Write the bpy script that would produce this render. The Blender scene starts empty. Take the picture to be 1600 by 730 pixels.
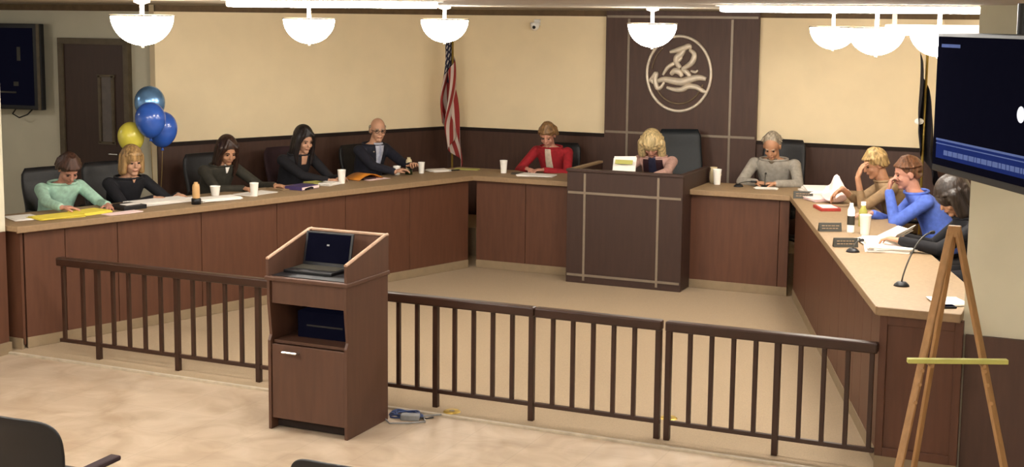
import bpy, bmesh, math, random
from mathutils import Vector, Matrix, Euler
random.seed(7)
S = bpy.context.scene
COL = S.collection
PI = math.pi
R_ = math.radians

# ------------------------------------------------------------------ camera
YAW, PITCH, ROLL = -0.42230, 0.12558, 0.01021
FPX, SHY = 2114.54, -69.34
CAM = Vector((4.988, -8.847, 2.939))
fwd = Vector((math.sin(YAW)*math.cos(PITCH), math.cos(YAW)*math.cos(PITCH), -math.sin(PITCH)))
rt = Vector((math.cos(YAW), -math.sin(YAW), 0)); up = rt.cross(fwd)
Rr = rt*math.cos(ROLL) + up*math.sin(ROLL); Uu = -rt*math.sin(ROLL) + up*math.cos(ROLL)
cd = bpy.data.cameras.new('camera'); cam = bpy.data.objects.new('camera', cd); COL.objects.link(cam)
cam.matrix_world = Matrix(((Rr.x, Uu.x, -fwd.x, CAM.x), (Rr.y, Uu.y, -fwd.y, CAM.y), (Rr.z, Uu.z, -fwd.z, CAM.z), (0, 0, 0, 1)))
cd.sensor_width = 36; cd.lens = FPX/1600*36; cd.shift_y = SHY/1600; cd.clip_start = 0.05
S.camera = cam
# ------------------------------------------------------------------ world, exposure
w = bpy.data.worlds.new('world'); S.world = w; w.use_nodes = True
bgn = w.node_tree.nodes['Background']; bgn.inputs[0].default_value = (1.0, 0.9, 0.78, 1); bgn.inputs[1].default_value = 0.15
S.view_settings.view_transform = 'Standard'; S.view_settings.look = 'None'
S.view_settings.exposure = 2.7; S.view_settings.gamma = 1; S.view_settings.use_curve_mapping = False
PENDANT_EMIT = 9.0
TUBE_EMIT = 9.0
LIGHT_COL = (1.0, 0.95, 0.86)
TUBE_COL = (1.0, 0.96, 0.90)
CEIL = 3.05

# ------------------------------------------------------------------ materials
def lin(c):
    c = c/255
    return c/12.92 if c <= 0.04045 else ((c+0.055)/1.055)**2.4
def raw(r, g, b): return (lin(r), lin(g), lin(b), 1)
def rgb(r, g, b): return (lin(r)*.68, lin(g)*.68, lin(b)*.68, 1)
def mat(name, c, rough=0.6, metal=0.0, var=0.08, scale=12, stretch=(1, 1, 1), bump=0.0, emit=None, emit_s=0, spec=0.4):
    m = bpy.data.materials.new(name); m.use_nodes = True
    nt = m.node_tree; b = nt.nodes['Principled BSDF']
    b.inputs['Roughness'].default_value = rough; b.inputs['Metallic'].default_value = metal
    b.inputs['Specular IOR Level'].default_value = spec
    tc = nt.nodes.new('ShaderNodeTexCoord'); mp = nt.nodes.new('ShaderNodeMapping'); mp.inputs['Scale'].default_value = stretch
    nz = nt.nodes.new('ShaderNodeTexNoise'); nz.inputs['Scale'].default_value = scale; nz.inputs['Detail'].default_value = 4
    nt.links.new(tc.outputs['Object'], mp.inputs[0]); nt.links.new(mp.outputs[0], nz.inputs['Vector'])
    cr = nt.nodes.new('ShaderNodeValToRGB')
    a = [max(0, x*(1-var*2)) for x in c[:3]]+[1]; d = [min(1, x*(1+var*2)) for x in c[:3]]+[1]
    cr.color_ramp.elements[0].position = 0.3; cr.color_ramp.elements[1].position = 0.7
    cr.color_ramp.elements[0].color = a; cr.color_ramp.elements[1].color = d
    nt.links.new(nz.outputs['Fac'], cr.inputs[0]); nt.links.new(cr.outputs[0], b.inputs['Base Color'])
    if bump:
        bp = nt.nodes.new('ShaderNodeBump'); bp.inputs['Strength'].default_value = bump; bp.inputs['Distance'].default_value = 0.01
        nt.links.new(nz.outputs['Fac'], bp.inputs['Height']); nt.links.new(bp.outputs[0], b.inputs['Normal'])
    if emit:
        b.inputs['Emission Color'].default_value = (*emit[:3], 1); b.inputs['Emission Strength'].default_value = emit_s
    return m
M = {}
M['wall'] = mat('cream_paint', raw(242, 222, 184), 0.85, var=0.015, scale=3)
M['wall_white'] = mat('off_white_paint', raw(204, 198, 176), 0.85, var=0.015, scale=3)
M['ceiling'] = mat('ceiling_tile', rgb(176, 160, 136), 0.9, var=0.03, scale=60)
M['crown'] = mat('brown_crown', rgb(120, 96, 66), 0.7)
M['wood'] = mat('brown_wood_laminate', rgb(102, 63, 44), 0.5, var=0.06, scale=4, stretch=(6, 6, .7))
M['wood_dark'] = mat('dark_wood_laminate', rgb(90, 62, 50), 0.5, var=0.06, scale=4, stretch=(6, 6, .7))
M['wood_lect'] = mat('lectern_wood', rgb(98, 66, 50), 0.5, var=0.05, scale=4, stretch=(6, 6, .7))
M['wood_bench'] = mat('bench_dark_laminate', rgb(68, 46, 38), 0.5, var=0.06, scale=4, stretch=(6, 6, .7))
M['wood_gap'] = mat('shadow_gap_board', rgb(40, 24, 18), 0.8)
M['top'] = mat('tan_laminate', rgb(172, 143, 108), 0.6, var=0.05, scale=40)
M['edge'] = mat('tan_edge_band', rgb(168, 138, 104), 0.55, var=0.04, scale=30)
M['base'] = mat('beige_vinyl_base', rgb(158, 136, 106), 0.7, var=0.03)
M['rail'] = mat('brown_rail_paint', rgb(62, 38, 27), 0.35, var=0.05)
M['carpet'] = mat('beige_carpet', rgb(180, 156, 126), 0.95, var=0.07, scale=160, bump=0.3)
M['nosing'] = mat('pale_edge_strip', rgb(206, 190, 166), 0.5)
M['metal'] = mat('brushed_metal', rgb(160, 144, 126), 0.4, 0.4, var=0.03)
M['chrome'] = mat('chrome', rgb(225, 222, 215), 0.2, 0.9, var=0.01)
M['black'] = mat('black_plastic', rgb(22, 21, 24), 0.45, var=0.05)
M['leather'] = mat('black_leather', rgb(33, 31, 33), 0.5, var=0.1, scale=40, bump=0.1)
M['plum'] = mat('dark_plum_fabric', rgb(58, 34, 40), 0.8, var=0.1)
M['teal_leather'] = mat('blue_black_leather', rgb(24, 30, 36), 0.5, var=0.1, scale=40)
M['screen'] = mat('dark_screen', rgb(9, 9, 17), 0.6, spec=0.0, emit=(0.012, 0.012, 0.03), emit_s=0.03)
M['blue_glow'] = mat('blue_screen_band', rgb(12, 18, 60), 0.6, spec=0, emit=(0.03, 0.055, 0.26), emit_s=0.06)
M['pale_glow'] = mat('pale_screen_text', rgb(44, 56, 112), 0.6, spec=0, emit=(0.25, 0.32, 0.6), emit_s=0.06)
M['white_glow'] = mat('white_screen_mark', rgb(220, 225, 240), 0.4, emit=(0.8, 0.85, 1), emit_s=0.12)
M['paper'] = mat('white_paper', raw(238, 232, 224), 0.8, var=0.02)
M['paper_pink'] = mat('pinkish_paper', raw(236, 208, 205), 0.8, var=0.02)
M['yellow'] = mat('yellow_paper', raw(232, 212, 80), 0.7, var=0.03)
M['yg'] = mat('yellow_green_paper', rgb(206, 202, 110), 0.7, var=0.03)
M['purple'] = mat('purple_cover', rgb(82, 66, 120), 0.6)
M['orange'] = mat('orange_cover', rgb(222, 138, 40), 0.6)
M['red'] = mat('red_cover', rgb(196, 70, 60), 0.6)
M['cup'] = mat('white_cup_paper', raw(246, 242, 234), 0.6, var=0.01)
M['cream'] = mat('cream_ceramic', rgb(240, 220, 176), 0.4, var=0.02)
M['peach'] = mat('peach_plastic', rgb(238, 190, 130), 0.4, var=0.03)
M['glassgreen'] = mat('dark_green_glass', rgb(40, 52, 24), 0.2)
M['greenish'] = mat('yellow_green_plastic', rgb(196, 190, 90), 0.4)
M['plate'] = mat('dark_nameplate', rgb(66, 62, 52), 0.5)
M['easel'] = mat('pale_pine', rgb(184, 138, 88), 0.55, var=0.08, scale=8, stretch=(5, 5, .6))
M['trim_edge'] = mat('pale_edge_trim', rgb(196, 158, 130), 0.5)  # paler than the lectern boards it edges
M['doorwood'] = mat('dark_door_veneer', rgb(74, 50, 38), 0.5, var=0.06, scale=4, stretch=(6, 6, .7))
M['frame'] = mat('grey_door_frame', rgb(112, 98, 76), 0.6)
M['pane'] = mat('door_glass', rgb(96, 80, 66), 0.15)
M['foil'] = mat('pale_blue_foil', raw(120, 165, 215), 0.25, 0.6, var=0.2, scale=5)
M['blue_balloon'] = mat('blue_latex', raw(52, 94, 186), 0.2, var=0.03, spec=0.7)
M['yellow_balloon'] = mat('yellow_latex', raw(226, 212, 84), 0.25, var=0.03, spec=0.6)
M['ribbon'] = mat('gold_ribbon', rgb(150, 124, 72), 0.4)
M['navy_flag'] = mat('dark_navy_flag', rgb(26, 22, 34), 0.8, var=0.1)
M['brass'] = mat('brass', rgb(220, 184, 90), 0.35, 0.6)
M['cable_blue'] = mat('blue_cable', rgb(60, 80, 130), 0.5)
M['cable_grey'] = mat('grey_cable', rgb(150, 150, 150), 0.5)
M['emblem'] = mat('pale_metal_emblem', raw(222, 208, 188), 0.4, 0.2, var=0.05)
M['emblem_dim'] = mat('dull_metal_emblem', rgb(140, 118, 92), 0.45, 0.2, var=0.05)
M['eye'] = mat('eye_dark', rgb(40, 28, 22), 0.3)
M['lip'] = mat('lip', rgb(176, 104, 92), 0.5)
def emis(name, col, s):
    m = bpy.data.materials.new(name); m.use_nodes = True
    b = m.node_tree.nodes['Principled BSDF']; b.inputs['Base Color'].default_value = (0.9, 0.88, 0.84, 1)
    b.inputs['Emission Color'].default_value = (*col, 1); b.inputs['Emission Strength'].default_value = s
    return m
M['bowl'] = emis('lit_white_glass_bowl', LIGHT_COL, PENDANT_EMIT)
M['tube'] = emis('lit_fluorescent_lens', TUBE_COL, TUBE_EMIT)
def tile_mat():
    m = bpy.data.materials.new('beige_tile_floor'); m.use_nodes = True; nt = m.node_tree; b = nt.nodes['Principled BSDF']
    tc = nt.nodes.new('ShaderNodeTexCoord')
    n1 = nt.nodes.new('ShaderNodeTexNoise'); n1.inputs['Scale'].default_value = 2.6; n1.inputs['Detail'].default_value = 6; n1.inputs['Distortion'].default_value = 1.2
    cr = nt.nodes.new('ShaderNodeValToRGB')
    cr.color_ramp.elements[0].position = 0.32; cr.color_ramp.elements[1].position = 0.68
    cr.color_ramp.elements[0].color = rgb(186, 160, 132); cr.color_ramp.elements[1].color = rgb(216, 194, 168)
    br = nt.nodes.new('ShaderNodeTexBrick'); br.offset = 0; br.inputs['Scale'].default_value = 1.0
    br.inputs['Brick Width'].default_value = 0.46; br.inputs['Row Height'].default_value = 0.46; br.inputs['Mortar Size'].default_value = 0.004
    br.inputs['Color1'].default_value = (1, 1, 1, 1); br.inputs['Color2'].default_value = (0.955, 0.955, 0.955, 1); br.inputs['Mortar'].default_value = (0.86, 0.86, 0.86, 1)
    mx = nt.nodes.new('ShaderNodeMix'); mx.data_type = 'RGBA'; mx.blend_type = 'MULTIPLY'; mx.inputs[0].default_value = 1
    nt.links.new(tc.outputs['Object'], n1.inputs['Vector']); nt.links.new(tc.outputs['Object'], br.inputs['Vector'])
    nt.links.new(n1.outputs['Fac'], cr.inputs[0]); nt.links.new(cr.outputs[0], mx.inputs[6]); nt.links.new(br.outputs['Color'], mx.inputs[7])
    nt.links.new(mx.outputs[2], b.inputs['Base Color']); b.inputs['Roughness'].default_value = 0.38
    return m
M['tile'] = tile_mat()
def flag_mat():
    m = bpy.data.materials.new('striped_flag_cloth'); m.use_nodes = True; nt = m.node_tree; b = nt.nodes['Principled BSDF']; b.inputs['Roughness'].default_value = 0.8
    uv = nt.nodes.new('ShaderNodeUVMap'); sp = nt.nodes.new('ShaderNodeSeparateXYZ'); nt.links.new(uv.outputs[0], sp.inputs[0])
    def math_(op, a, c):
        n = nt.nodes.new('ShaderNodeMath'); n.operation = op
        for i, v in enumerate((a, c)):
            if v is None: continue
            if isinstance(v, (int, float)): n.inputs[i].default_value = v
            else: nt.links.new(v, n.inputs[i])
        return n.outputs[0]
    U, V = sp.outputs[0], sp.outputs[1]
    par = math_('LESS_THAN', math_('FRACT', math_('MULTIPLY', V, 6.5), None), 0.5)
    mx = nt.nodes.new('ShaderNodeMix'); mx.data_type = 'RGBA'; mx.inputs[6].default_value = rgb(236, 214, 200); mx.inputs[7].default_value = rgb(168, 48, 44); nt.links.new(par, mx.inputs[0])
    can = math_('MULTIPLY', math_('LESS_THAN', U, 0.4), math_('LESS_THAN', V, 0.54))
    fu = math_('ABSOLUTE', math_('SUBTRACT', math_('FRACT', math_('MULTIPLY', U, 15), None), 0.5), None)
    fv = math_('ABSOLUTE', math_('SUBTRACT', math_('FRACT', math_('MULTIPLY', V, 12), None), 0.5), None)
    star = math_('LESS_THAN', math_('ADD', fu, fv), 0.33)
    mc = nt.nodes.new('ShaderNodeMix'); mc.data_type = 'RGBA'; mc.inputs[6].default_value = rgb(36, 34, 62); mc.inputs[7].default_value = rgb(225, 215, 205); nt.links.new(star, mc.inputs[0])
    m2 = nt.nodes.new('ShaderNodeMix'); m2.data_type = 'RGBA'; nt.links.new(can, m2.inputs[0]); nt.links.new(mx.outputs[2], m2.inputs[6]); nt.links.new(mc.outputs[2], m2.inputs[7])
    nt.links.new(m2.outputs[2], b.inputs['Base Color'])
    return m
M['flag'] = flag_mat()

# ------------------------------------------------------------------ helpers
def link(name, me, m, parent=None, smooth=False):
    o = bpy.data.objects.new(name, me); COL.objects.link(o)
    if m is not None and len(me.materials) == 0: me.materials.append(m)
    if smooth:
        for p in me.polygons: p.use_smooth = True
    if parent is not None: o.parent = parent
    return o
class MB:
    """collects shapes into one mesh"""
    def __init__(s): s.bm = bmesh.new()
    def box(s, c, d, rz=0, bev=0.0, mtx=None):
        t = bmesh.new(); bmesh.ops.create_cube(t, size=1)
        bmesh.ops.scale(t, vec=Vector(d), verts=t.verts)
        if bev: bmesh.ops.bevel(t, geom=t.edges[:], offset=bev, segments=2, affect='EDGES', profile=0.5)
        if mtx is None: mtx = Matrix.Translation(Vector(c)) @ Matrix.Rotation(rz, 4, 'Z')
        return s._add(t, mtx)
    def _add(s, t, mtx):
        bmesh.ops.transform(t, matrix=mtx, verts=t.verts)
        me = bpy.data.meshes.new('tmp'); t.to_mesh(me); t.free(); s.bm.from_mesh(me); bpy.data.meshes.remove(me)
        return s
    def prism(s, pts, z0, z1, bev=0.0):
        t = bmesh.new(); vs = [t.verts.new((p[0], p[1], z0)) for p in pts]; f = t.faces.new(vs)
        r = bmesh.ops.extrude_face_region(t, geom=[f]); nv = [e for e in r['geom'] if isinstance(e, bmesh.types.BMVert)]
        bmesh.ops.translate(t, vec=(0, 0, z1-z0), verts=nv); bmesh.ops.recalc_face_normals(t, faces=t.faces)
        if bev: bmesh.ops.bevel(t, geom=t.edges[:], offset=bev, segments=2, affect='EDGES', profile=0.5)
        return s._add(t, Matrix())
    def prism_m(s, pts, depth, mtx, bev=0.0):
        t = bmesh.new(); vs = [t.verts.new((p[0], p[1], 0)) for p in pts]; f = t.faces.new(vs)
        r = bmesh.ops.extrude_face_region(t, geom=[f]); nv = [e for e in r['geom'] if isinstance(e, bmesh.types.BMVert)]
        bmesh.ops.translate(t, vec=(0, 0, depth), verts=nv); bmesh.ops.recalc_face_normals(t, faces=t.faces)
        if bev: bmesh.ops.bevel(t, geom=t.edges[:], offset=bev, segments=2, affect='EDGES', profile=0.5)
        return s._add(t, mtx)
    def ell(s, c, r, rot=None, seg=20):
        t = bmesh.new(); bmesh.ops.create_uvsphere(t, u_segments=seg, v_segments=max(6, seg//2), radius=1)
        m = Matrix.Translation(Vector(c)) @ (rot.to_4x4() if rot else Matrix()) @ Matrix.Diagonal((r[0], r[1], r[2], 1))
        return s._add(t, m)
    def tube(s, pts, r, seg=10, cap=True, closed=False):
        pts = [Vector(p) for p in pts]; n = len(pts); rs = r if isinstance(r, (list, tuple)) else [r]*n
        rings = []; prev = None
        for i, p in enumerate(pts):
            if closed: d = pts[(i+1) % n]-pts[i-1]
            else: d = pts[min(i+1, n-1)]-pts[max(i-1, 0)]
            d.normalize()
            if prev is None:
                a = Vector((0, 0, 1)) if abs(d.z) < 0.9 else Vector((1, 0, 0)); x = d.cross(a).normalized()
            else: x = (prev-d*prev.dot(d)).normalized()
            prev = x; y = d.cross(x)
            rings.append([s.bm.verts.new(p+(x*math.cos(2*PI*k/seg)+y*math.sin(2*PI*k/seg))*rs[i]) for k in range(seg)])
        for i in range(n if closed else n-1):
            a, b = rings[i], rings[(i+1) % n]
            for k in range(seg): s.bm.faces.new((a[k], a[(k+1) % seg], b[(k+1) % seg], b[k]))
        if cap and not closed:
            s.bm.faces.new(rings[0][::-1]); s.bm.faces.new(rings[-1])
        return s
    def cap(s, a, b, ra, rb, seg=14):
        """tapered capsule"""
        a = Vector(a); b = Vector(b); d = (b-a)
        if d.length < 1e-6: return s.ell(a, (ra,)*3)
        d.normalize(); pts = []; rs = []
        for k in range(5):
            t = k/4*PI/2*0.98+0.02; pts.append(a-d*ra*math.cos(t)); rs.append(ra*math.sin(t))
        for k in range(1, 4): pts.append(a+(b-a)*k/4); rs.append(ra+(rb-ra)*k/4)
        for k in range(5):
            t = PI/2*(1-k/4)*0.98+0.02; pts.append(b+d*rb*math.cos(t)); rs.append(rb*math.sin(t))
        return s.tube(pts, rs, seg)
    def lathe(s, prof, c=(0, 0, 0), seg=24, axis=None):
        c = Vector(c); rings = []
        for r, z in prof:
            if r < 1e-5: rings.append([s.bm.verts.new(c+Vector((0, 0, z)))])
            else: rings.append([s.bm.verts.new(c+Vector((r*math.cos(2*PI*k/seg), r*math.sin(2*PI*k/seg), z))) for k in range(seg)])
        for a, b in zip(rings, rings[1:]):
            for k in range(seg):
                k2 = (k+1) % seg
                if len(a) == 1 and len(b) == 1: continue
                if len(a) == 1: s.bm.faces.new((a[0], b[k2], b[k]))
                elif len(b) == 1: s.bm.faces.new((a[k], a[k2], b[0]))
                else: s.bm.faces.new((a[k], a[k2], b[k2], b[k]))
        return s
    def loft(s, rings):
        vr = [[s.bm.verts.new(p) for p in r] for r in rings]; n = len(vr[0])
        for a, b in zip(vr, vr[1:]):
            for k in range(n): s.bm.faces.new((a[k], a[(k+1) % n], b[(k+1) % n], b[k]))
        s.bm.faces.new(vr[0][::-1]); s.bm.faces.new(vr[-1])
        return s
    def mesh(s, name):
        bmesh.ops.recalc_face_normals(s.bm, faces=s.bm.faces)
        me = bpy.data.meshes.new(name); s.bm.to_mesh(me); s.bm.free(); return me
    def build(s, name, m, parent=None, smooth=False): return link(name, s.mesh(name), m, parent, smooth)
    def remesh(s, name, m, parent=None, vox=0.008, it=3):
        o = bpy.data.objects.new('tmp', s.mesh('tmp')); COL.objects.link(o)
        r = o.modifiers.new('r', 'REMESH'); r.mode = 'VOXEL'; r.voxel_size = vox
        q = o.modifiers.new('s', 'SMOOTH'); q.factor = 0.5; q.iterations = it
        dg = bpy.context.evaluated_depsgraph_get(); dg.update()
        me = bpy.data.meshes.new_from_object(o.evaluated_get(dg)); old = o.data
        bpy.data.objects.remove(o); bpy.data.meshes.remove(old); me.name = name; me.materials.clear()
        return link(name, me, m, parent, True)
def tag(o, label, cat, group=None):
    o['label'] = label; o['category'] = cat
    if group: o['group'] = group
    return o
def thing(name, label, cat, loc=(0, 0, 0), rz=0, group=None):
    o = bpy.data.objects.new(name, None); COL.objects.link(o); o.location = loc; o.rotation_euler = (0, 0, rz)
    o.empty_display_size = 0.1
    return tag(o, label, cat, group)
def struct(o): o['kind'] = 'structure'; return o
def dup(root, loc, rz, label=None, group=None):
    r = root.copy(); COL.objects.link(r); r.location = loc; r.rotation_euler = (0, 0, rz)
    if label: r['label'] = label
    if group: r['group'] = group
    for ch in list(root.children):
        c = ch.copy(); COL.objects.link(c); c.parent = r
        for g in list(ch.children):
            d = g.copy(); COL.objects.link(d); d.parent = c
    return r
def heading(fx, fy): return math.atan2(-fx, fy)       # rotation that turns local +Y to (fx, fy)

# ------------------------------------------------------------------ the room
struct(MB().box((0, -5.62, -0.05), (22, 11.0, 0.1)).build('floor', M['tile']))
struct(MB().box((0, 5.0, -0.045), (22, 10.33, 0.12)).build('floor_carpet', M['carpet']))
struct(MB().box((0, -0.15, 0.004), (7.45, 0.035, 0.03), bev=0.004).build('trim_1', M['nosing']))
struct(MB().box((0, -2, CEIL+0.05), (22, 20, 0.1)).build('ceiling', M['ceiling']))
WZ = 1.5
def wall_seg(name, a, b, z0, z1, th, m):
    """upright slab whose visible face runs a->b; thickness goes to the right-hand side of a->b"""
    a = Vector((*a, 0)); b = Vector((*b, 0)); d = (b-a); L = d.length; d.normalize(); n = Vector((d.y, -d.x, 0))
    c = (a+b)/2+n*th/2+Vector((0, 0, (z0+z1)/2))
    return MB().box(c, (L, abs(th), z1-z0), math.atan2(d.y, d.x)).build(name, m)
WL = (-4.84, 3.3); WC = (-3.15, 7.15); WD = (3.12, 7.15); WR = (4.84, 3.3)
struct(wall_seg('wall_back', WC, WD, 0, CEIL, -0.12, M['wall']))
struct(wall_seg('wall_left', WL, WC, 0, CEIL, -0.12, M['wall']))
struct(wall_seg('wall_right', WD, WR, 0, CEIL, -0.12, M['wall']))
struct(wall_seg('wall_alcove', (-9, 3.42), (-4.95, 3.42), 0, CEIL, -0.12, M['wall_white']))
struct(wall_seg('wall_alcove_side', (-9, -0.2), (-9, 3.42), 0, CEIL, -0.12, M['wall_white']))
for nm, a, b in (('trim_2', WC, WD), ('trim_3', WL, WC), ('trim_4', WD, WR)):
    struct(wall_seg(nm, a, b, 0.02, WZ, 0.03, M['wood_dark']))
for nm, a, b in (('trim_5', WC, WD), ('trim_6', WL, WC), ('trim_7', WD, WR)):
    struct(wall_seg(nm, a, b, 2.975, CEIL-.002, 0.03, M['crown']))
for nm, a, b in (('trim_8', WC, WD), ('trim_9', WL, WC), ('trim_10', WD, WR)):
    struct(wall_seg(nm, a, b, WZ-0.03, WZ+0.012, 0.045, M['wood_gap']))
struct(wall_seg('trim_13', (-9, 3.42), (-4.95, 3.42), 2.975, CEIL-.002, 0.03, M['crown']))
# audience side walls with a wooden lower part
struct(MB().box((-4.4, -5.3, CEIL/2), (1.32, 10.4, CEIL)).build('wall_near_left', M['wall_white']))
struct(MB().box((-3.73, -5.31, 0.535), (0.02, 10.38, 1.07)).build('trim_11', M['wood']))
struct(MB().box((-3.705, -5.31, 0.05), (0.03, 10.38, 0.1)).build('baseboard_near_left', M['base']))
struct(MB().box((6.15, 0.175, CEIL/2), (4.0, 0.15, CEIL)).build('wall_near_right', M['wall_white']))
struct(MB().box((6.16, 0.085, 0.48), (3.98, 0.03, 0.96)).build('trim_12', M['wood_dark']))
struct(MB().box((7.5, -5.3, CEIL/2), (0.2, 11, CEIL)).build('wall_far_right', M['wall_white']))
struct(MB().box((1.8, -10.6, CEIL/2), (11.8, 0.2, CEIL)).build('wall_behind', M['wall_white']))
# raised floor the officials sit on
PL = 0.36
struct(MB().prism([(-4.4, 0.2), (-2.42, 6.06), (2.42, 6.06), (4.4, 0.5), (4.75, 3.3), (3.1, 7.1), (-3.13, 7.1), (-4.75, 3.4), (-6.0, 3.38), (-6.0, 0.2)], 0.016, PL).build('floor_platform', M['carpet']))
# door in the alcove
DX0, DX1, DZ, DY = -6.22, -5.33, 2.60, 3.42
f = MB(); f.box((DX0-.03, DY-.03, DZ/2), (.07, .08, DZ)); f.box((DX1+.03, DY-.03, DZ/2), (.07, .08, DZ)); f.box(((DX0+DX1)/2, DY-.03, DZ+.03), (DX1-DX0+.13, .08, .07))
d1 = struct(MB().box(((DX0+DX1)/2, DY-.025, DZ/2+PL/2), (DX1-DX0, .04, DZ-PL), bev=.004).build('door_1', M['doorwood']))
struct(f.build('door_frame', M['frame'], d1))
g = MB(); x0, x1, z0, z1 = -5.69, -5.50, 1.47, 2.24
for c, d in ((((x0+x1)/2, DY-.055, z0), (x1-x0+.05, .03, .03)), (((x0+x1)/2, DY-.055, z1), (x1-x0+.05, .03, .03)), ((x0, DY-.055, (z0+z1)/2), (.03, .03, z1-z0)), ((x1, DY-.055, (z0+z1)/2), (.03, .03, z1-z0))): g.box(c, d)
struct(g.build('vision_frame', M['frame'], d1))
struct(MB().box(((x0+x1)/2, DY-.048, (z0+z1)/2), (x1-x0, .012, z1-z0)).build('vision_pane', M['pane'], d1))
struct(MB().tube([(DX1-.08, DY-.05, 1.35), (DX1-.08, DY-.11, 1.35), (DX1-.2, DY-.11, 1.35)], .012).build('door_handle', M['chrome'], d1))

# wooden feature panel behind the chair's seat
pn = thing('feature_panel', 'tall dark wood feature wall panel carrying the round emblem', 'wall panel', (0.06, 7.1, 0))
MB().box((0, 0, CEIL/2+.01), (1.93, .05, CEIL-.03)).build('panel_board', M['wood_dark'], pn)
for x in (-.664, .64): MB().box((x, -.028, 1.75), (.028, .012, 2.4)).build('metal_strip', M['metal'], pn)
for z in (1.545, 2.975): MB().box((0, -.029, z), (1.9, .012, .028)).build('metal_strip', M['metal'], pn)
# emblem
ec = (0.05, 7.062, 2.29); em = thing('round_emblem', 'round pale metal emblem with rider figure and script banner on dark panel', 'emblem', ec)
def ep(x, y): return (((x-362)/4.867)*.0079, 0, -((y-365)/4.867)*.0079)
MB().tube([(.405*math.cos(a), 0, .455*math.sin(a)) for a in [2*PI*k/64 for k in range(64)]], .019, 8, closed=True).build('ring', M['emblem'], em, True)
MB().tube([(.325*math.cos(a), 0, .365*math.sin(a)) for a in [R_(200+140*k/30) for k in range(31)]], .012, 8).build('inner_arc', M['emblem_dim'], em, True)
MB().tube([(.345*math.cos(a), 0, .385*math.sin(a)) for a in [R_(128+45*k/20) for k in range(21)]], .008, 8).build('inner_arc', M['emblem_dim'], em, True)
def stroke(mb, pts, r):
    P = [Vector(ep(*p)) for p in pts]; out = []
    for i in range(len(P)-1):
        p0 = P[max(i-1, 0)]; p1 = P[i]; p2 = P[i+1]; p3 = P[min(i+2, len(P)-1)]
        for k in range(5):
            t = k/5; out.append(0.5*((2*p1)+(p2-p0)*t+(2*p0-5*p1+4*p2-p3)*t*t+(3*p1-p0-3*p2+p3)*t**3))
    out.append(P[-1]); n = len(out)
    mb.tube(out, [r*1.25*(.45+.55*math.sin(PI*(i+.5)/n)) for i in range(n)], 8)
mb = MB()
for pts, r in (([(290, 205), (345, 190), (400, 172), (438, 158), (446, 180)], .03), ([(405, 175), (380, 215), (345, 245), (345, 285), (375, 320)], .034), ([(440, 185), (478, 215), (468, 270), (430, 305), (385, 330)], .03),
               ([(385, 240), (360, 265), (335, 260)], .02)): stroke(mb, pts, r)
mb.build('rider_figure', M['emblem'], em, True)
mb = MB()
for pts, r in (([(238, 378), (275, 320), (325, 290), (350, 300)], .022), ([(300, 372), (330, 345), (365, 352), (390, 385)], .034), ([(385, 330), (420, 350), (455, 382)], .026), ([(455, 340), (490, 350), (510, 335)], .014)): stroke(mb, pts, r)
mb.build('horse_figure', M['emblem'], em, True)
mb = MB()
for pts, r in (([(128, 430), (160, 395), (185, 365), (178, 415), (196, 475), (225, 470), (250, 430)], .026), ([(200, 425), (250, 410), (320, 420), (390, 425), (450, 405), (520, 390), (575, 400)], .04),
               ([(270, 472), (330, 485), (390, 482), (440, 458), (500, 462), (545, 485), (585, 502)], .03), ([(165, 445), (150, 425), (165, 410)], .016)): stroke(mb, pts, r)
mb.build('script_banner', M['emblem'], em, True)

# ------------------------------------------------------------------ council desks
TOP = 1.112; ZL = 1.058
LF = Vector((-3.629, -.068, 0)); LC = Vector((-1.867, 5.293, 0)); RC = Vector((1.867, 5.293, 0)); RF = Vector((3.594, .08, 0))
def tag_desk(o): return o
def desk_run(name, label, a, b, seams, z0=0.016, setback=.05, side=1):
    """row of front panels from a to b (plan); visible face on the inner side"""
    a = Vector(a); b = Vector(b); d = b-a; L = d.length; d.normalize(); n = Vector((-d.y, d.x, 0))*side    # n points behind the panels
    t = thing(name, label, 'desk', (a+b)/2, math.atan2(d.y, d.x))
    s = side
    us = [0]+[L*u for u in seams]+[L]
    for u0, u1 in zip(us, us[1:]):
        c = (u0+u1)/2-L/2
        MB().box((c, s*(setback+.012), (z0+ZL)/2+.04), (u1-u0-.006, .024, ZL-z0-.1), bev=.003).build('front_panel', M['wood'], t)
    MB().box((0, s*(setback+.034), (z0+ZL)/2), (L-.01, .02, ZL-z0-.01)).build('backing', M['wood_dark'], t)
    MB().box((0, s*(setback+.004), z0+.048), (L-.004, .018, .096), bev=.003).build('baseboard', M['base'], t)
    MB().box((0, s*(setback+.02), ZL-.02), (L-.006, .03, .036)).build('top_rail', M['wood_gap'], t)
    return t
P0L = LF+(LC-LF).normalized()*.08
desk_run('council_desk', 'long left council desk run with dark wood front behind the railing', P0L, LC-(LC-LF).normalized()*.02, [.07, .165, .33, .495, .66, .83])
desk_run('council_desk', 'short back desk run left of the raised centre bench, plain wood front', (LC.x+.02, LC.y, 0), (-.585, LC.y, 0), [.5])
desk_run('council_desk', 'short back desk run right of the raised centre bench, plain wood front', (.745, LC.y, 0), (RC.x-.02, RC.y, 0), [.9])
desk_run('council_desk', 'right council desk run with narrow wood front panels beside the easel', RC+(RF-RC).normalized()*.02, RF-(RF-RC).normalized()*.02, [.2, .4, .55, .64, .72, .79, .86, .93])
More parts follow.
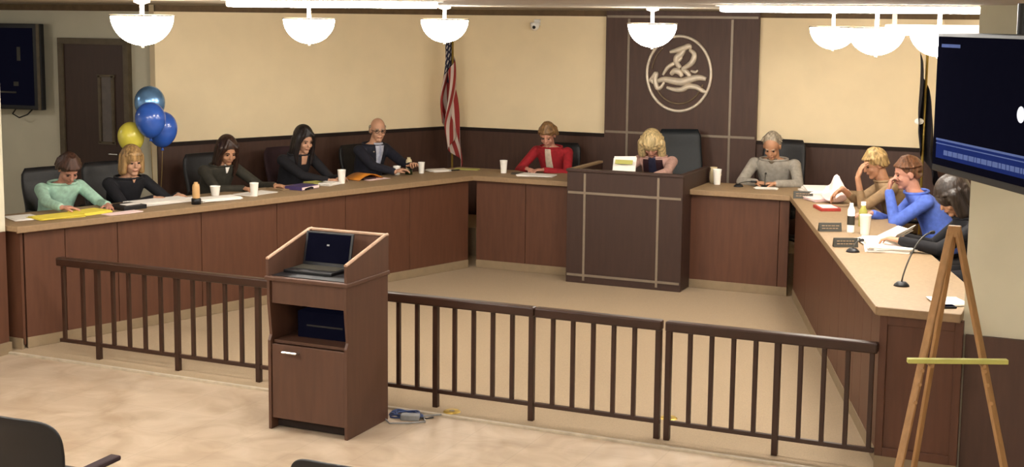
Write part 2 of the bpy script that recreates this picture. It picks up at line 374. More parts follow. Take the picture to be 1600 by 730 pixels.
# end of the right desk facing the audience
er = thing('desk_end_panel', 'wood end panel of right desk behind the wooden easel', 'desk panel', (3.9, .03, 0))
MB().box((0, .02, .58), (.52, .03, .95)).build('panel_board', M['wood'], er)
for x, ww in ((-.235, .05), (.235, .05)): MB().box((x, -.002, .58), (ww, .02, .95), bev=.004).build('stile', M['wood'], er)
for z in (.13, 1.02): MB().box((0, -.002, z), (.42, .02, .07), bev=.004).build('cross_rail', M['wood'], er)
MB().box((0, .0, .06), (.52, .03, .09)).build('baseboard', M['base'], er)
el = thing('desk_end_panel', 'wood end panel of left desk meeting the near left wall', 'desk panel', (-3.98, -.02, 0))
MB().box((0.0, .02, .55), (.64, .03, 1.0)).build('panel_board', M['wood'], el)
MB().box((0, .0, .06), (.64, .03, .1)).build('baseboard', M['base'], el)
def counter(name, label, pts):
    t = thing(name, label, 'countertop', (pts[0][0], pts[0][1], 0)); o = Vector((pts[0][0], pts[0][1]))
    q = [(p[0]-o.x, p[1]-o.y) for p in pts]
    MB().prism(q, ZL+.006, TOP, bev=.006).build('worktop', M['top'], t)
    return t, o
cl, o1 = counter('countertop', 'long tan laminate countertop running along left desk and back left', [(-3.632, -.08), (-1.867, 5.293), (-.6, 5.293), (-.6, 6.043), (-2.414, 6.043), (-4.423, -.08)])
mb = MB(); 
def edgeband(mb, a, b, o):
    a = Vector((*a, 0)); b = Vector((*b, 0)); d = b-a; L = d.length; d.normalize()
    c = (a+b)/2-Vector((o.x, o.y, 0)); mb.box((c.x, c.y, (ZL+TOP)/2-.003), (L, .024, TOP-ZL+.004), math.atan2(d.y, d.x), bev=.006)
edgeband(mb, (-3.632, -.08), (-1.867, 5.293), o1); edgeband(mb, (-1.867, 5.293), (-.6, 5.293), o1)
mb.build('edge_band', M['edge'], cl)
cr_, o2 = counter('countertop', 'tan laminate countertop running along right desk to the easel', [(.76, 5.293), (1.867, 5.293), (3.627, -.02), (4.15, -.02), (4.15, .27), (4.306, .316), (2.414, 6.043), (.76, 6.043)][::-1])
mb = MB(); edgeband(mb, (.76, 5.293), (1.867, 5.293), o2); edgeband(mb, (1.867, 5.293), (3.627, -.02), o2); edgeband(mb, (3.627, -.02), (4.145, -.02), o2)
mb.build('edge_band', M['edge'], cr_)

# raised centre bench
PX, PY = 0.095, 5.02
bench = thing('centre_bench', 'raised dark wood centre bench with crossed metal strips on its front', 'bench', (PX, PY, .016))
BW = 1.335
MB().box((0, .025, .63), (BW, .05, 1.26), bev=.004).build('front_board', M['wood_bench'], bench)
MB().box((0, .03, 1.262), (BW+.02, .09, .03), bev=.005).build('front_cap', M['wood_bench'], bench)
for s in (-1, 1):
    MB().box((s*(BW/2-.025), .52, .63), (.05, .94, 1.24), bev=.004).build('side_board', M['wood_bench'], bench)
    MB().box((s*(BW/2-.025), .52, 1.262), (.06, .94, .028), bev=.005).build('side_cap', M['edge'] if s < 0 else M['wood_bench'], bench)
MB().box((0, .4, 1.13), (BW-.12, .66, .035)).build('writing_surface', M['wood_bench'], bench)
for x in (-.455, .395): MB().box((x, -.004, .63), (.026, .01, 1.2)).build('metal_strip', M['metal'], bench)
for z in (1.015, .09): MB().box((0, -.005, z), (BW-.03, .01, .026)).build('metal_strip', M['metal'], bench)

# ------------------------------------------------------------------ railing
def railing(label, x0, x1, posts, bal, ends=True):
    t = thing('railing', label, 'railing', ((x0+x1)/2, 0, .016)); cx = (x0+x1)/2
    MB().box((0, 0, .815), (x1-x0, .075, .072), bev=.012).build('top_rail', M['rail'], t)
    MB().box((0, 0, .125), (x1-x0, .03, .03), bev=.003).build('bottom_rail', M['rail'], t)
    for x in posts: MB().box((x-cx, 0, .39), (.042, .042, .78), bev=.004).build('post', M['rail'], t)
    for x in bal: MB().box((x-cx, 0, .46), (.03, .03, .65), bev=.003).build('baluster', M['rail'], t)
    return t
p1 = [-2.83, -2.0, -1.2, -.4, .40, 1.185]
b1 = [-3.2]+[x for a, b in zip([-2.83-.8]+p1, p1) for x in [a+(b-a)*k/5 for k in range(1, 5)] if x > -3.1]
railing('long brown metal railing section on the left, passing behind the lectern', -3.25, 1.208, p1, b1)
railing('middle brown metal railing section in front of the raised bench', 1.214, 2.172, [2.148], [1.35+.155*k for k in range(5)])
railing('right brown metal railing section meeting the right desk corner', 2.2, 3.64, [2.222, 2.985], [2.222+.153*k for k in range(1, 5)]+[2.985+.155*k for k in range(1, 5)])

# ------------------------------------------------------------------ lectern
LX, LY = -.12, -.965
lec = thing('lectern', 'brown wood lectern with open shelf and slanted top in front of railing', 'lectern', (LX, LY, 0), R_(0))
W2 = .315
# side boards: profile in (y,z); sides go from the floor to the slanted top
YZ = Matrix(((0, 0, 1, 0), (1, 0, 0, 0), (0, 1, 0, 0), (0, 0, 0, 1)))
prof = [(.0, 0), (.575, 0), (.575, 1.085), (-.005, 1.085), (-.005, .93), (.022, .69), (0.0, .65)]
for s in (-1, 1):
    MB().prism_m(prof, .024, Matrix.Translation((s*W2-.012, 0, 0)) @ YZ, bev=.003).build('side_panel', M['wood_lect'], lec)
    pr2 = [(-.005, 1.115), (.575, 1.115), (.575, 1.372), (.54, 1.372), (-.005, 1.235)]
    MB().prism_m(pr2, .022, Matrix.Translation((s*(W2+.006)-.011, 0, 0)) @ YZ, bev=.002).build('top_side', M['wood_lect'], lec)
    mb = MB(); mb.tube([(s*(W2+.006), -.005, 1.238), (s*(W2+.006), .54, 1.375), (s*(W2+.006), .578, 1.375)], .013, 8); o = mb.build('edge_trim', M['trim_edge'], lec); o['label'] = 'pale edge trim'
MB().box((0, .285, 1.1), (2*W2+.05, .6, .03), bev=.005).build('body_top', M['wood_lect'], lec)
MB().box((0, .27, 1.1175), (2*W2-.03, .5, .006)).build('top_mat', M['black'], lec)
MB().box((0, .57, 1.24), (2*W2, .02, .25)).build('top_back', M['wood_lect'], lec)
o = MB().box((0, .57, 1.374), (2*W2+.03, .03, .018), bev=.004).build('edge_trim', M['trim_edge'], lec); o['label'] = 'pale edge trim'
MB().box((0, .56, .55), (2*W2-.03, .02, 1.06)).build('back_panel', M['wood_lect'], lec)
MB().box((0, .03, 1.0), (2*W2-.03, .03, .16), bev=.003).build('apron', M['wood_lect'], lec)
MB().box((0, .3, .64), (2*W2-.03, .52, .022)).build('shelf', M['wood_lect'], lec)
dr = MB().box((0, .022, .355), (2*W2-.032, .024, .54), bev=.003).build('door', M['wood_lect'], lec)
MB().tube([(-.19, .012, .575), (-.19, -.022, .58), (-.075, -.022, .58), (-.075, .012, .575)], .010, 8).build('handle', M['chrome'], dr)
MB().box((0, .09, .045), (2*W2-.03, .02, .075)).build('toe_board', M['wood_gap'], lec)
# things in it
lp = thing('laptop', 'open black laptop on the slanted lectern top', 'laptop', (LX-.085, LY+.28, 1.121))
kb = MB(); kb.box((0, 0, .01), (.40, .27, .02), bev=.004); kb.build('keyboard_base', M['black'], lp)
MB().box((0, .02, .0215), (.36, .14, .003)).build('key_field', M['plate'], lp)
Ms = Matrix.Translation((0, .15, .135)) @ Matrix.Rotation(R_(-14), 4, 'X')
ls = MB().box(None, (.40, .014, .25), mtx=Ms, bev=.003).build('lid', M['black'], lp)
MB().box(None, (.36, .004, .21), mtx=Ms @ Matrix.Translation((0, -.0085, .008))).build('display', M['screen'], ls)
MB().box(None, (.02, .003, .012), mtx=Ms @ Matrix.Translation((.0, -.012, .03))).build('cursor_mark', M['cable_grey'], ls)
ds = thing('equipment_box', 'black equipment box on the open lectern shelf', 'box', (LX+.03, LY+.34, .652))
MB().box((0, 0, .09), (.46, .3, .2), bev=.008).build('case', M['screen'], ds)
MB().box((0, -.152, .09), (.3, .006, .012)).build('front_slot', M['leather'], ds)

# cables by the lectern
def wiggle(cx, cy, n, r, seed):
    rr = random.Random(seed); pts = []
    for k in range(n):
        a = k*1.15; q = r*(.5+.5*rr.random()); pts.append((cx+q*math.cos(a)*1.0, cy+q*.7*math.sin(a), .008+.03*rr.random()*(k % 2)))
    out = []
    P = [Vector(p) for p in pts]
    for i in range(len(P)-1):
        p0 = P[max(i-1, 0)]; p1_ = P[i]; p2 = P[i+1]; p3 = P[min(i+2, len(P)-1)]
        for k in range(4):
            t = k/4; out.append(0.5*((2*p1_)+(p2-p0)*t+(2*p0-5*p1_+4*p2-p3)*t*t+(3*p1_-p0-3*p2+p3)*t**3))
    return out
tag(MB().tube(wiggle(.29, -.27, 22, .15, 3), .007, 6).build('cable', M['cable_blue'], None, True), 'tangled blue cable on the floor beside the lectern', 'cable')
tag(MB().tube([(.2, -.42, .01), (.28, -.5, .01), (.4, -.44, .01), (.5, -.36, .012), (.42, -.24, .012), (.55, -.2, .03)], .006, 6).build('cable', M['cable_grey'], None, True), 'grey cable lying loose around the blue cable tangle', 'cable')
pa = thing('power_adapter', 'small grey power adapter lying in the blue cable tangle', 'adapter', (.36, -.33, 0), .3)
MB().box((0, 0, .022), (.14, .07, .044), bev=.008).build('case', M['cable_grey'], pa)
MB().tube([(.07, 0, .02), (.12, .02, .01), (.16, .06, .008)], .006, 6).build('lead', M['black'], pa)
for x, y, lb in ((.566, -.06, 'brass floor outlet cover on carpet edge near the lectern'), (2.077, .5, 'brass floor outlet cover on carpet behind the middle railing post')):
    fo = thing('floor_outlet', lb, 'outlet', (x, y, .016)); MB().lathe([(0, .008), (.055, .008), (.066, 0)], seg=24).build('cover', M['brass'], fo); MB().lathe([(0, .011), (.02, .011), (.022, .007)], seg=16).build('cap', M['metal'], fo)

# ------------------------------------------------------------------ easel
AP = Vector((4.12, -.42, 1.705))
ez = thing('easel', 'tall pale wooden tripod easel standing before the right desk', 'easel', (AP.x, AP.y, 0))
def leg(bx, by, w, off, name):
    b = Vector((bx, by, 0))-Vector((AP.x, AP.y, 0)); a = Vector((off, 0, AP.z)); d = (a-b); L = d.length
    q = d.to_track_quat('Z', 'X'); m_ = Matrix.Translation((a+b)/2) @ q.to_matrix().to_4x4()
    return MB().box(None, (.024, w, L), mtx=m_, bev=.004).build(name, M['easel'], ez)
leg(3.883, -1.05, .046, -.018, 'leg'); leg(4.585, -.74, .046, .018, 'leg'); leg(3.915, -.25, .036, 0, 'leg')
MB().box((0, 0, AP.z-.01), (.075, .05, .07), bev=.006).build('head_block', M['easel'], ez)
TR = R_(24); tx, ty = math.cos(TR), math.sin(TR)
MB().box((.085, -.30, .975), (.585, .04, .028), TR, bev=.004).build('tray', M['yg'], ez)['label'] = 'yellowish cross tray'
for q in (-.155, .15): MB().tube([(.085+q*tx+.03*ty, -.30+q*ty-.03*tx, .95), (.085+q*tx-.05*ty, -.30+q*ty+.05*tx, .95)], .012, 8).build('peg', M['easel'], ez)
for q, z in ((.52, .82), (.58, .72), (.48, .90)):
    for bx, by in ((3.883, -1.05), (4.585, -.74)):
        x = (bx-AP.x)*q; y = (by-AP.y)*q; MB().tube([(x+.02*ty, y-.024, z), (x, y+.03, z)], .012, 8).build('adjusting_peg', M['easel'], ez)

# ------------------------------------------------------------------ lamps
def pendant_proto(label, loc):
    t = thing('pendant_lamp', label, 'lamp', loc)
    n = 14; R = .225; H = .215
    prof = [(R*math.sin(PI/2*k/n), -H*math.cos(PI/2*k/n)) for k in range(n+1)]
    MB().lathe(prof+[(R-.012, .0), (0, .004)], seg=40).build('glass_bowl', M['bowl'], t, True)
    MB().tube([(R*math.cos(a)*1.005, R*math.sin(a)*1.005, .002) for a in [2*PI*k/40 for k in range(40)]], .008, 8, closed=True).build('rim', M['chrome'], t, True)
    MB().tube([(0, 0, 0), (0, 0, CEIL-loc[2]-.01)], .016, 12).build('stem', M['cup'], t, True)
    MB().lathe([(0, 0), (.06, 0), (.06, -.02), (.02, -.035), (0, -.035)], (0, 0, CEIL-loc[2]), seg=24).build('canopy', M['metal'], t)
    MB().lathe([(0, -.236), (.012, -.232), (.014, -.212), (0, -.21)], seg=12).build('finial', M['metal'], t)
    return t
PT = [((-1.59, -.85, 2.93), 'large glowing white bowl pendant near the alcove door'), ((-1.56, 1.34, 2.915), 'glowing white bowl pendant over the middle of left desk'),
      ((-.92, 2.70, 2.92), 'glowing white bowl pendant in front of the striped flag'), ((.99, 3.18, 2.90), 'glowing white bowl pendant overlapping the round emblem'),
      ((2.38, 4.57, 2.885), 'smaller glowing bowl pendant left of an overlapping pair near television'), ((3.17, 2.28, 2.89), 'glowing bowl pendant right of an overlapping pair near television'),
      ((3.66, 2.2, 2.89), 'glowing bowl pendant partly hidden by the big television')]
pp = None
for loc, lb in PT: pendant_proto(lb, loc)
def strip_light(label, x, y, rz=0, L=2.4):
    t = thing('ceiling_light', label, 'lamp', (x, y, CEIL), rz)
    MB().box((0, 0, -.006), (L+.04, .26, .012), bev=.003).build('frame', M['cup'], t)
    for s in (-1, 1): MB().box((s*L/4, 0, -.03), (L/2-.012, .22, .044), bev=.014).build('lens', M['tube'], t)
    return t
strip_light('long fluorescent ceiling light above left side, nearest the top edge', 0.15, -1.07, 0, 1.53)
strip_light('long fluorescent ceiling light above the right side near television', 3.31, .36, 0, 1.75)
for x, y in ((-2.1, -3.4), (1.0, -6.5), (-2.1, -6.5), (6.1, -4.6), (6.1, -7.6), (1.4, -9.2)):  # unseen lamps, added outside the view to light the room
    strip_light('unseen fluorescent ceiling light added over the audience floor', x, y)['group'] = 'added audience lights'
strip_light('unseen fluorescent light added in the alcove behind the near left wall', -7.4, .6, 0, .5)  # added lamp, out of sight, brightens the alcove wall
pb = thing('white_ceiling_box', 'plain white box under the ceiling above the television', 'screen housing', (3.8, 1.0, 2.885))  # plain white bar-shaped box just below the ceiling
MB().box((0, 0, 0), (.72, .1, .08), bev=.012).build('case', M['cup'], pb)
for s in (-1, 1): MB().box((s*.3, 0, .1), (.03, .03, .13)).build('bracket', M['metal'], pb)
sc = thing('security_camera', 'small cream security camera high on the back wall', 'camera', (-1.86, 7.15, 2.86))
MB().box((0, -.02, .03), (.08, .04, .08), bev=.005).build('mount', M['cup'], sc)
MB().lathe([(0, -.075), (.04, -.06), (.058, -.02), (.06, .03), (0, .035)], (0, -.1, 0), seg=20).build('dome', M['cup'], sc, True)
MB().ell((.01, -.15, -.03), (.022, .018, .022)).build('lens', M['black'], sc, True)

# ------------------------------------------------------------------ televisions
tv = thing('television', 'large dark wall television with blue bar at its lower edge', 'television', (4.325, -.745, 2.45), R_(-60))
# local +X runs along the screen away from the desk; face looks to local -Y
TW, TH = 1.6, .86
MB().box((0, .03, 0), (TW, .06, TH), bev=.008).build('case', M['black'], tv)
scn = MB().box((0, -.004, .01), (TW-.05, .008, TH-.07)).build('screen', M['screen'], tv)
MB().box((.0, -.0095, -.285), (TW-.16, .004, .11)).build('blue_bar', M['blue_glow'], scn)
mb = MB(); mb.box((0, -.0125, -.225), (TW-.16, .003, .012)); mb.box((0, -.0125, -.25), (TW-.16, .003, .006)); mb.build('bar_line', M['pale_glow'], scn)
mb = MB(); rr = random.Random(5); x = -TW/2+.2
while x < .5:
    ww = .02+.05*rr.random(); mb.box((x+ww/2, -.0125, -.30), (ww, .003, .03)); x += ww+.012
mb.build('bar_text', M['pale_glow'], scn)
MB().box((-.58, -.0095, .35), (.26, .004, .02)).build('title_line', M['pale_glow'], scn)
lm = MB().lathe([(0, .004), (.04, .003), (.045, 0)], seg=24).build('logo_mark', M['white_glow'], scn); lm.rotation_euler = (R_(90), 0, 0); lm.location = (.36, -.009, .0)
MB().tube([(.1, .1, -.1), (.1, .1, CEIL-2.45)], .03, 12).build('ceiling_pole', M['black'], tv)
MB().box((.1, .085, 0), (.3, .05, .3)).build('mount_plate', M['black'], tv)
tl = thing('television', 'dark television on the alcove wall beside the wooden door', 'television', (-7.27, 3.22, 2.32), R_(4))
MB().box((0, .03, 0), (1.62, .07, 1.0), bev=.008).build('case', M['black'], tl)
s2 = MB().box((-.03, -.008, 0), (1.46, .006, .9)).build('screen', M['screen'], tl)
MB().box((.775, -.006, 0), (.04, .012, 1.0)).build('bezel', M['frame'], tl)
for x, z, ww, hh in ((.5, .15, .05, .16), (.45, -.2, .07, .05), (.3, -.3, .3, .02)): MB().box((x, -.0125, z), (ww, .003, hh)).build('screen_mark', M['plate'], s2)
MB().box((0, .13, 0), (.4, .13, .3)).build('wall_mount', M['black'], tl)
tag(MB().tube([(-6.95, 3.38, 1.84), (-6.95, 3.3, 1.76), (-6.83, 3.28, 1.72), (-6.72, 3.3, 1.76), (-6.7, 3.38, 1.83)], .008, 6).build('cable', M['black'], None, True), 'thin dark cable looping below the alcove television', 'cable')

# ------------------------------------------------------------------ flags
def flag(label, loc, m, ztop, drop, amp, pole_h, rz=0, lean=.08, wv=.35):
    t = thing('flag', label, 'flag', loc, rz)
    MB().tube([(0, 0, .05), (0, 0, pole_h)], .014, 12).build('pole', M['brass'], t, True)
    MB().lathe([(0, 0), (.16, 0), (.17, .03), (.06, .06), (.02, .1), (0, .1)], seg=28).build('stand', M['brass'], t, True)
    NU, NV = 60, 30; me = bpy.data.meshes.new('cloth'); vs = []; fs = []; uvs = []
    for j in range(NV+1):
        v = j/NV
        for i in range(NU+1):
            u = i/NU
            zz = ztop-v*drop*.34-u*drop*.66+.03*math.sin(u*9)
            sp = .45+.55*min(1, (ztop-zz)/drop*1.3)
            x = amp*sp*(1.5*(v-.45)+wv*math.sin(v*11+u*2.5)+wv*.85*math.sin(u*7))+lean*(u-.5)*sp; y = -.03+amp*.8*sp*math.cos(v*11+u*3)-.04*u
            vs.append((x, y, zz)); uvs.append((u, v))
    for j in range(NV):
        for i in range(NU): a = j*(NU+1)+i; fs.append((a, a+1, a+NU+2, a+NU+1))
    me.from_pydata(vs, [], fs); uvl = me.uv_layers.new(name='UVMap')
    for lp_ in me.loops: uvl.data[lp_.index].uv = uvs[lp_.vertex_index]
    o = link('cloth', me, m, t, True)
    md = o.modifiers.new('thick', 'SOLIDIFY'); md.thickness = .004
    return t
fl = flag('furled red, white and blue striped flag on pole in the left back corner', (-2.86, 6.72, PL), M['flag'], 2.78-PL, 1.75, .14, 2.5, R_(-20))
MB().ell((0, 0, 2.53), (.03, .03, .04)).build('finial', M['brass'], fl, True)
fr = flag('dark flag hanging behind the big television', (3.05, 6.36, PL), M['navy_flag'], 2.62-PL, 1.55, .17, 2.4, R_(12), .10, .12)
MB().ell((-.06, -.09, 1.52), (.05, .012, .035)).build('flag_badge', M['cup'], fr, True)

# ------------------------------------------------------------------ chairs
def office_chair(label, loc, rz, h=1.06, m='leather', wd=.5):
    t = thing('office_chair', label, 'chair', loc, rz)
    L = M[m]
    MB().box((0, 0, .385), (wd, .5, .1), bev=.035).build('seat', L, t, True)
    pts = []; n = 9
    mb = MB(); rings = []
    for k in range(n+1):
        v = k/n; z = .52+v*(h-.52); hw = wd/2*(1-.10*v**2); y = -.25-.10*v+.02*math.sin(v*PI*2); th = .045*(1-.3*v)
        c = .0 if 0 < k < n else .03
        ring = []
        for a in range(20):
            an = 2*PI*a/20; cx, cy = math.cos(an), math.sin(an)
            ex = math.copysign(abs(cx)**.45, cx)*(hw-c); ey = math.copysign(abs(cy)**.6, cy)*(th-c*.6)
            ring.append((ex, y+ey-.03*(ex/hw)**2*-1, z))
        rings.append(ring)
    mb.loft(rings).build('backrest', L, t, True)
    for s in (-1, 1): MB().tube([(s*(wd/2+.01), -.22, .62), (s*(wd/2+.04), -.1, .66), (s*(wd/2+.04), .12, .66), (s*(wd/2+.03), .16, .6), (s*(wd/2), .1, .45)], .02, 8).build('armrest', M['black'], t, True)
    MB().tube([(0, 0, .1), (0, 0, .4)], .028, 12).build('gas_column', M['black'], t, True)
    MB().box((0, -.2, .47), (.08, .2, .03), bev=.006).build('back_bracket', M['black'], t)
    for k in range(5):
        a = 2*PI*k/5+.3; c = MB().tube([(0, 0, .11), (.3*math.cos(a), .3*math.sin(a), .07)], [.026, .018], 8).build('base_leg', M['black'], t, True)
        MB().ell((.3*math.cos(a), .3*math.sin(a), .032), (.03, .03, .032), seg=12).build('caster', M['black'], c, True)
    return t
FL = (.9502, -.3117); FR = (-.949, -.3145)
def chair_behind(label, hx, hy, f, back, side=0, turn=0, **k):
    fx, fy = f; loc = (hx-fx*back+fy*side, hy-fy*back-fx*side, PL)
    return office_chair(label, loc, heading(fx, fy)+turn, **k)

# ------------------------------------------------------------------ people
def skin(name, r, g, b): return mat(name, rgb(r, g, b), 0.55, var=0.04, scale=20)
SK = {'a': skin('fair_skin', 226, 172, 140), 'b': skin('warm_skin', 214, 158, 122), 'c': skin('rosy_skin', 222, 160, 136)}
def cloth(name, r, g, b): return mat(name, rgb(r, g, b), 0.85, var=0.08, scale=25, bump=0.1)
def ik(Sh, W, l1, l2, pole):
    d = W-Sh; L = d.length
    if L > (l1+l2)*.985: W = Sh+d*((l1+l2)*.985/L); d = W-Sh; L = d.length
    a = (l1*l1-l2*l2+L*L)/(2*L); hh = math.sqrt(max(l1*l1-a*a, 0)); dn = d/L
    p = pole-dn*pole.dot(dn); p.normalize()
    return Sh+dn*a+p*hh, W
def hand(mb, W, d, n, side, s, curl, thumb=1.0):
    """palm and five fingers; d = towards fingers, n = palm normal, side = towards thumb"""
    d = d.normalized(); n = (n-d*n.dot(d)).normalized(); sd = d.cross(n); 
    if sd.dot(side) < 0: sd = -sd
    rot = Matrix((sd, d, n)).transposed()
    mb.ell(W+d*.048*s, (.043*s, .054*s, .017*s), rot)
    mb.ell(W+d*.012*s, (.028*s, .03*s, .018*s), rot)
    for i, (off, ln, fan) in enumerate(((.031, .92, .16), (.0105, 1.0, .05), (-.0105, .95, -.06), (-.031, .76, -.18))):
        p = W+d*(.088-.004*abs(i-1.3))*s+sd*off*s; dd = (d+sd*fan).normalized(); ang = curl*.25
        r0 = .0095*s
        for k, (sl, cu) in enumerate(((.042, .5), (.026, .75), (.021, .6))):
            ang += curl*cu; q = p+(dd*math.cos(ang)+n*math.sin(ang))*sl*ln*s; mb.cap(p, q, r0, r0*.88, 8); p = q; r0 *= .88
    p = W+d*.022*s+sd*.034*s; td = (d*.62+sd*.75*thumb+n*.25).normalized(); q = p+td*.04*s; mb.cap(p, q, .0125*s, .0105*s, 8)
    td2 = (d*.85+sd*.25*thumb+n*.4).normalized(); mb.cap(q, q+td2*.034*s, .0105*s, .009*s, 8)
def person(label, head, f, pitch=20, yaw=0, roll=0, hip_back=.3, sk='a', top=None, sw=.185, fem=False, hair=None, hair_m=None, hands=(), s=1.12, vneck=None, extras=None, group=None, sleeve=1.0, hipside=0):
    """head: world head centre; f: world facing; hands: (world wrist, dir xyz world or None, curl, pole or None, palm normal or None) right then left"""
    fx, fy = f; hd = Vector(head); root = Vector((hd.x-fx*hip_back+fy*hipside, hd.y-fy*hip_back-fx*hipside, PL)); rz = heading(fx, fy)
    t = thing('person', label, 'person', root, rz, group)
    inv = (Matrix.Translation(root) @ Matrix.Rotation(rz, 4, 'Z')).inverted(); inv3 = inv.to_3x3()
    H = inv @ hd
    hrot = Matrix.Rotation(R_(yaw), 3, 'Z') @ Matrix.Rotation(R_(roll), 3, 'Y') @ Matrix.Rotation(R_(-pitch), 3, 'X')
    def hp(x, y, z): return H+hrot @ (Vector((x, y, z))*s)
    N = H+Vector((0, -.05-.0012*pitch, -.145+.0006*pitch))*s
    # torso rings
    seat = .50; bw = 1.0 if not fem else .92
    prof = [(0, .165, .125), (.12, .168, .13), (.3, .155, .125), (.48, .155, .12), (.66, .172, .122), (.82, .185, .108), (.92, .165, .088), (1.0, .075, .062)]
    def spine(tt):
        y = N.y*(tt**1.5); z = seat-.02+(N.z+.01*s-seat+.02)*tt; return Vector((N.x*tt, y-.02*math.sin(tt*PI), z))
    def ring(tt, inf=0.0, n=28):
        for (a, rx, ry), (b, rx2, ry2) in zip(prof, prof[1:]):
            if a <= tt <= b:
                u = (tt-a)/(b-a); u = u*u*(3-2*u) if b == 1.0 else u
                RX = (rx+(rx2-rx)*u)*bw*s+inf; RY = (ry+(ry2-ry)*u)*s*(1.0+.06*(not fem))+inf; break
        c = spine(tt); return c, RX, RY
    def torso(mb, inf, t1=1.0):
        rs = []
        for k in range(19):
            tt = t1*k/18; c, RX, RY = ring(tt, inf); rs.append([c+Vector((RX*math.cos(2*PI*a/28), RY*math.sin(2*PI*a/28), 0)) for a in range(28)])
        mb.loft(rs)
    cS, _, _ = ring(.87); 
    SHL = {+1: cS+Vector((sw*s, -.01, -.01)), -1: cS+Vector((-sw*s, -.01, -.01))}
    arms = {}
    for sgn, hs in zip((1, -1), hands):
        W, dr_, curl, pole, nrm = hs
        Wl = inv @ Vector(W); pl = inv3 @ Vector(pole) if pole else Vector((sgn*.6, -.35, -.7))
        E, Wl = ik(SHL[sgn], Wl, .30*s, .27*s, pl)
        dl = (inv3 @ Vector(dr_)) if dr_ else Vector(((Wl-E).x, (Wl-E).y, max((Wl-E).z, -.02)-.0))
        nl = (inv3 @ Vector(nrm)) if nrm else Vector((0, 0, -1))
        arms[sgn] = (SHL[sgn], E, Wl, dl.normalized(), nl, curl)
    body = MB(); torso(body, -.012)
    body.cap(N+Vector((0, -.015, -.06)), hp(0, -.02, -.06), .062*s*bw, .058*s*bw)
    # head
    body.ell(hp(0, -.012, .03), (.076*s, .097*s, .093*s), hrot, 28)
    body.ell(hp(0, .022, -.035), (.06*s, .07*s, .086*s), hrot, 24)
    body.ell(hp(0, .062, -.098), (.03*s, .026*s, .022*s), hrot); body.ell(hp(0, .074, .018), (.05*s, .014*s, .012*s), hrot)
    for q in (-1, 1):
        body.ell(hp(q*.036, .06, -.035), (.024*s, .022*s, .024*s), hrot); body.ell(hp(q*.078, -.012, -.008), (.011*s, .022*s, .033*s), hrot)
    body.cap(hp(0, .083, .012), hp(0, .104, -.026), .008*s, .014*s, 10); body.ell(hp(0, .088, -.06), (.026*s, .01*s, .012*s), hrot)
    for sgn, (a, e, w_, dl, nl, curl) in arms.items():
        body.cap(a, e, .046*s*bw, .038*s*bw); body.cap(e, w_, .037*s*bw, .026*s*bw)
        side = -Vector((1, 0, 0))*sgn if abs(dl.x) < .8 else (Vector((0, 1, 0)) if abs(nl.y) < .5 else Vector((0, 0, 1)))
        hand(body, w_, dl, nl, side, s, curl)
    knees = {}
    for q in (-1, 1):
        hipj = Vector((q*.09*s, 0, seat+.02)); kn = Vector((q*.11*s, .36, seat+.02)); an = Vector((q*.11*s, .36, .09))
        knees[q] = (hipj, kn, an); body.cap(hipj, kn, .068*s, .05*s); body.cap(kn, an, .048*s, .034*s); body.cap(an+Vector((0, -.02, -.04)), an+Vector((0, .12, -.055)), .03, .026)
    body.remesh('body', SK[sk], t, .0065, 2)
    # garments
    top_m, low_m = top
    c = MB(); torso(c, .012, .955)
    for sgn, (a, e, w_, dl, nl, curl) in arms.items():
        we = e+(w_-e)*(.93*sleeve)
        c.ell(a+Vector((-sgn*.012, 0, .0)), (.066*s, .062*s, .06*s)); c.cap(a, e, .06*s*bw, .051*s*bw); c.cap(e, we, .05*s*bw, .038*s*bw)
    c.remesh('top_garment', top_m, t, .009, 4)
    tr = MB()
    for q, (hipj, kn, an) in knees.items(): tr.cap(hipj, kn, .086*s, .064*s); tr.cap(kn, an+Vector((0, 0, .02)), .062*s, .052*s)
    tr.ell((0, 0, seat+.0), (.175*s, .14*s, .1*s)); tr.remesh('trousers', low_m, t, .012, 3)
    for q, (hipj, kn, an) in knees.items(): MB().cap(an+Vector((0, -.03, -.045)), an+Vector((0, .14, -.058)), .042, .032).build('shoe', M['black'], t, True)
    # front insert (shirt or skin in the neckline)
    def patch(name, m, t0, t1, w0, w1, lift, xo=0):
        mb = MB(); NT, NW = 10, 8; g1 = []; g2 = []
        for i in range(NT+1):
            tt = t0+(t1-t0)*i/NT; c_, RX, RY = ring(min(tt, .999), .014); hw = w0+(w1-w0)*i/NT
            for gg, li in ((g1, lift), (g2, -.012)):
                row = []
                for k in range(NW+1):
                    th = math.asin(max(-.95, min(.95, (xo+hw*(2*k/NW-1))/RX)))
                    row.append(c_+Vector(((RX+li)*math.sin(th), (RY+li)*math.cos(th), 0)))
                gg.append(row)
        V1 = [[mb.bm.verts.new(p) for p in r] for r in g1]; V2 = [[mb.bm.verts.new(p) for p in r] for r in g2]
        for i in range(NT):
            for k in range(NW):
                mb.bm.faces.new((V1[i][k], V1[i][k+1], V1[i+1][k+1], V1[i+1][k])); mb.bm.faces.new((V2[i][k], V2[i+1][k], V2[i+1][k+1], V2[i][k+1]))
            mb.bm.faces.new((V1[i][0], V1[i+1][0], V2[i+1][0], V2[i][0])); mb.bm.faces.new((V1[i][NW], V2[i][NW], V2[i+1][NW], V1[i+1][NW]))
        for k in range(NW):
            mb.bm.faces.new((V1[0][k], V2[0][k], V2[0][k+1], V1[0][k+1])); mb.bm.faces.new((V1[NT][k], V1[NT][k+1], V2[NT][k+1], V2[NT][k]))
        return mb.build(name, m, t, True)
    if vneck:
        for v in vneck: patch(*v)
    cn, RXn, RYn = ring(.955, .012)
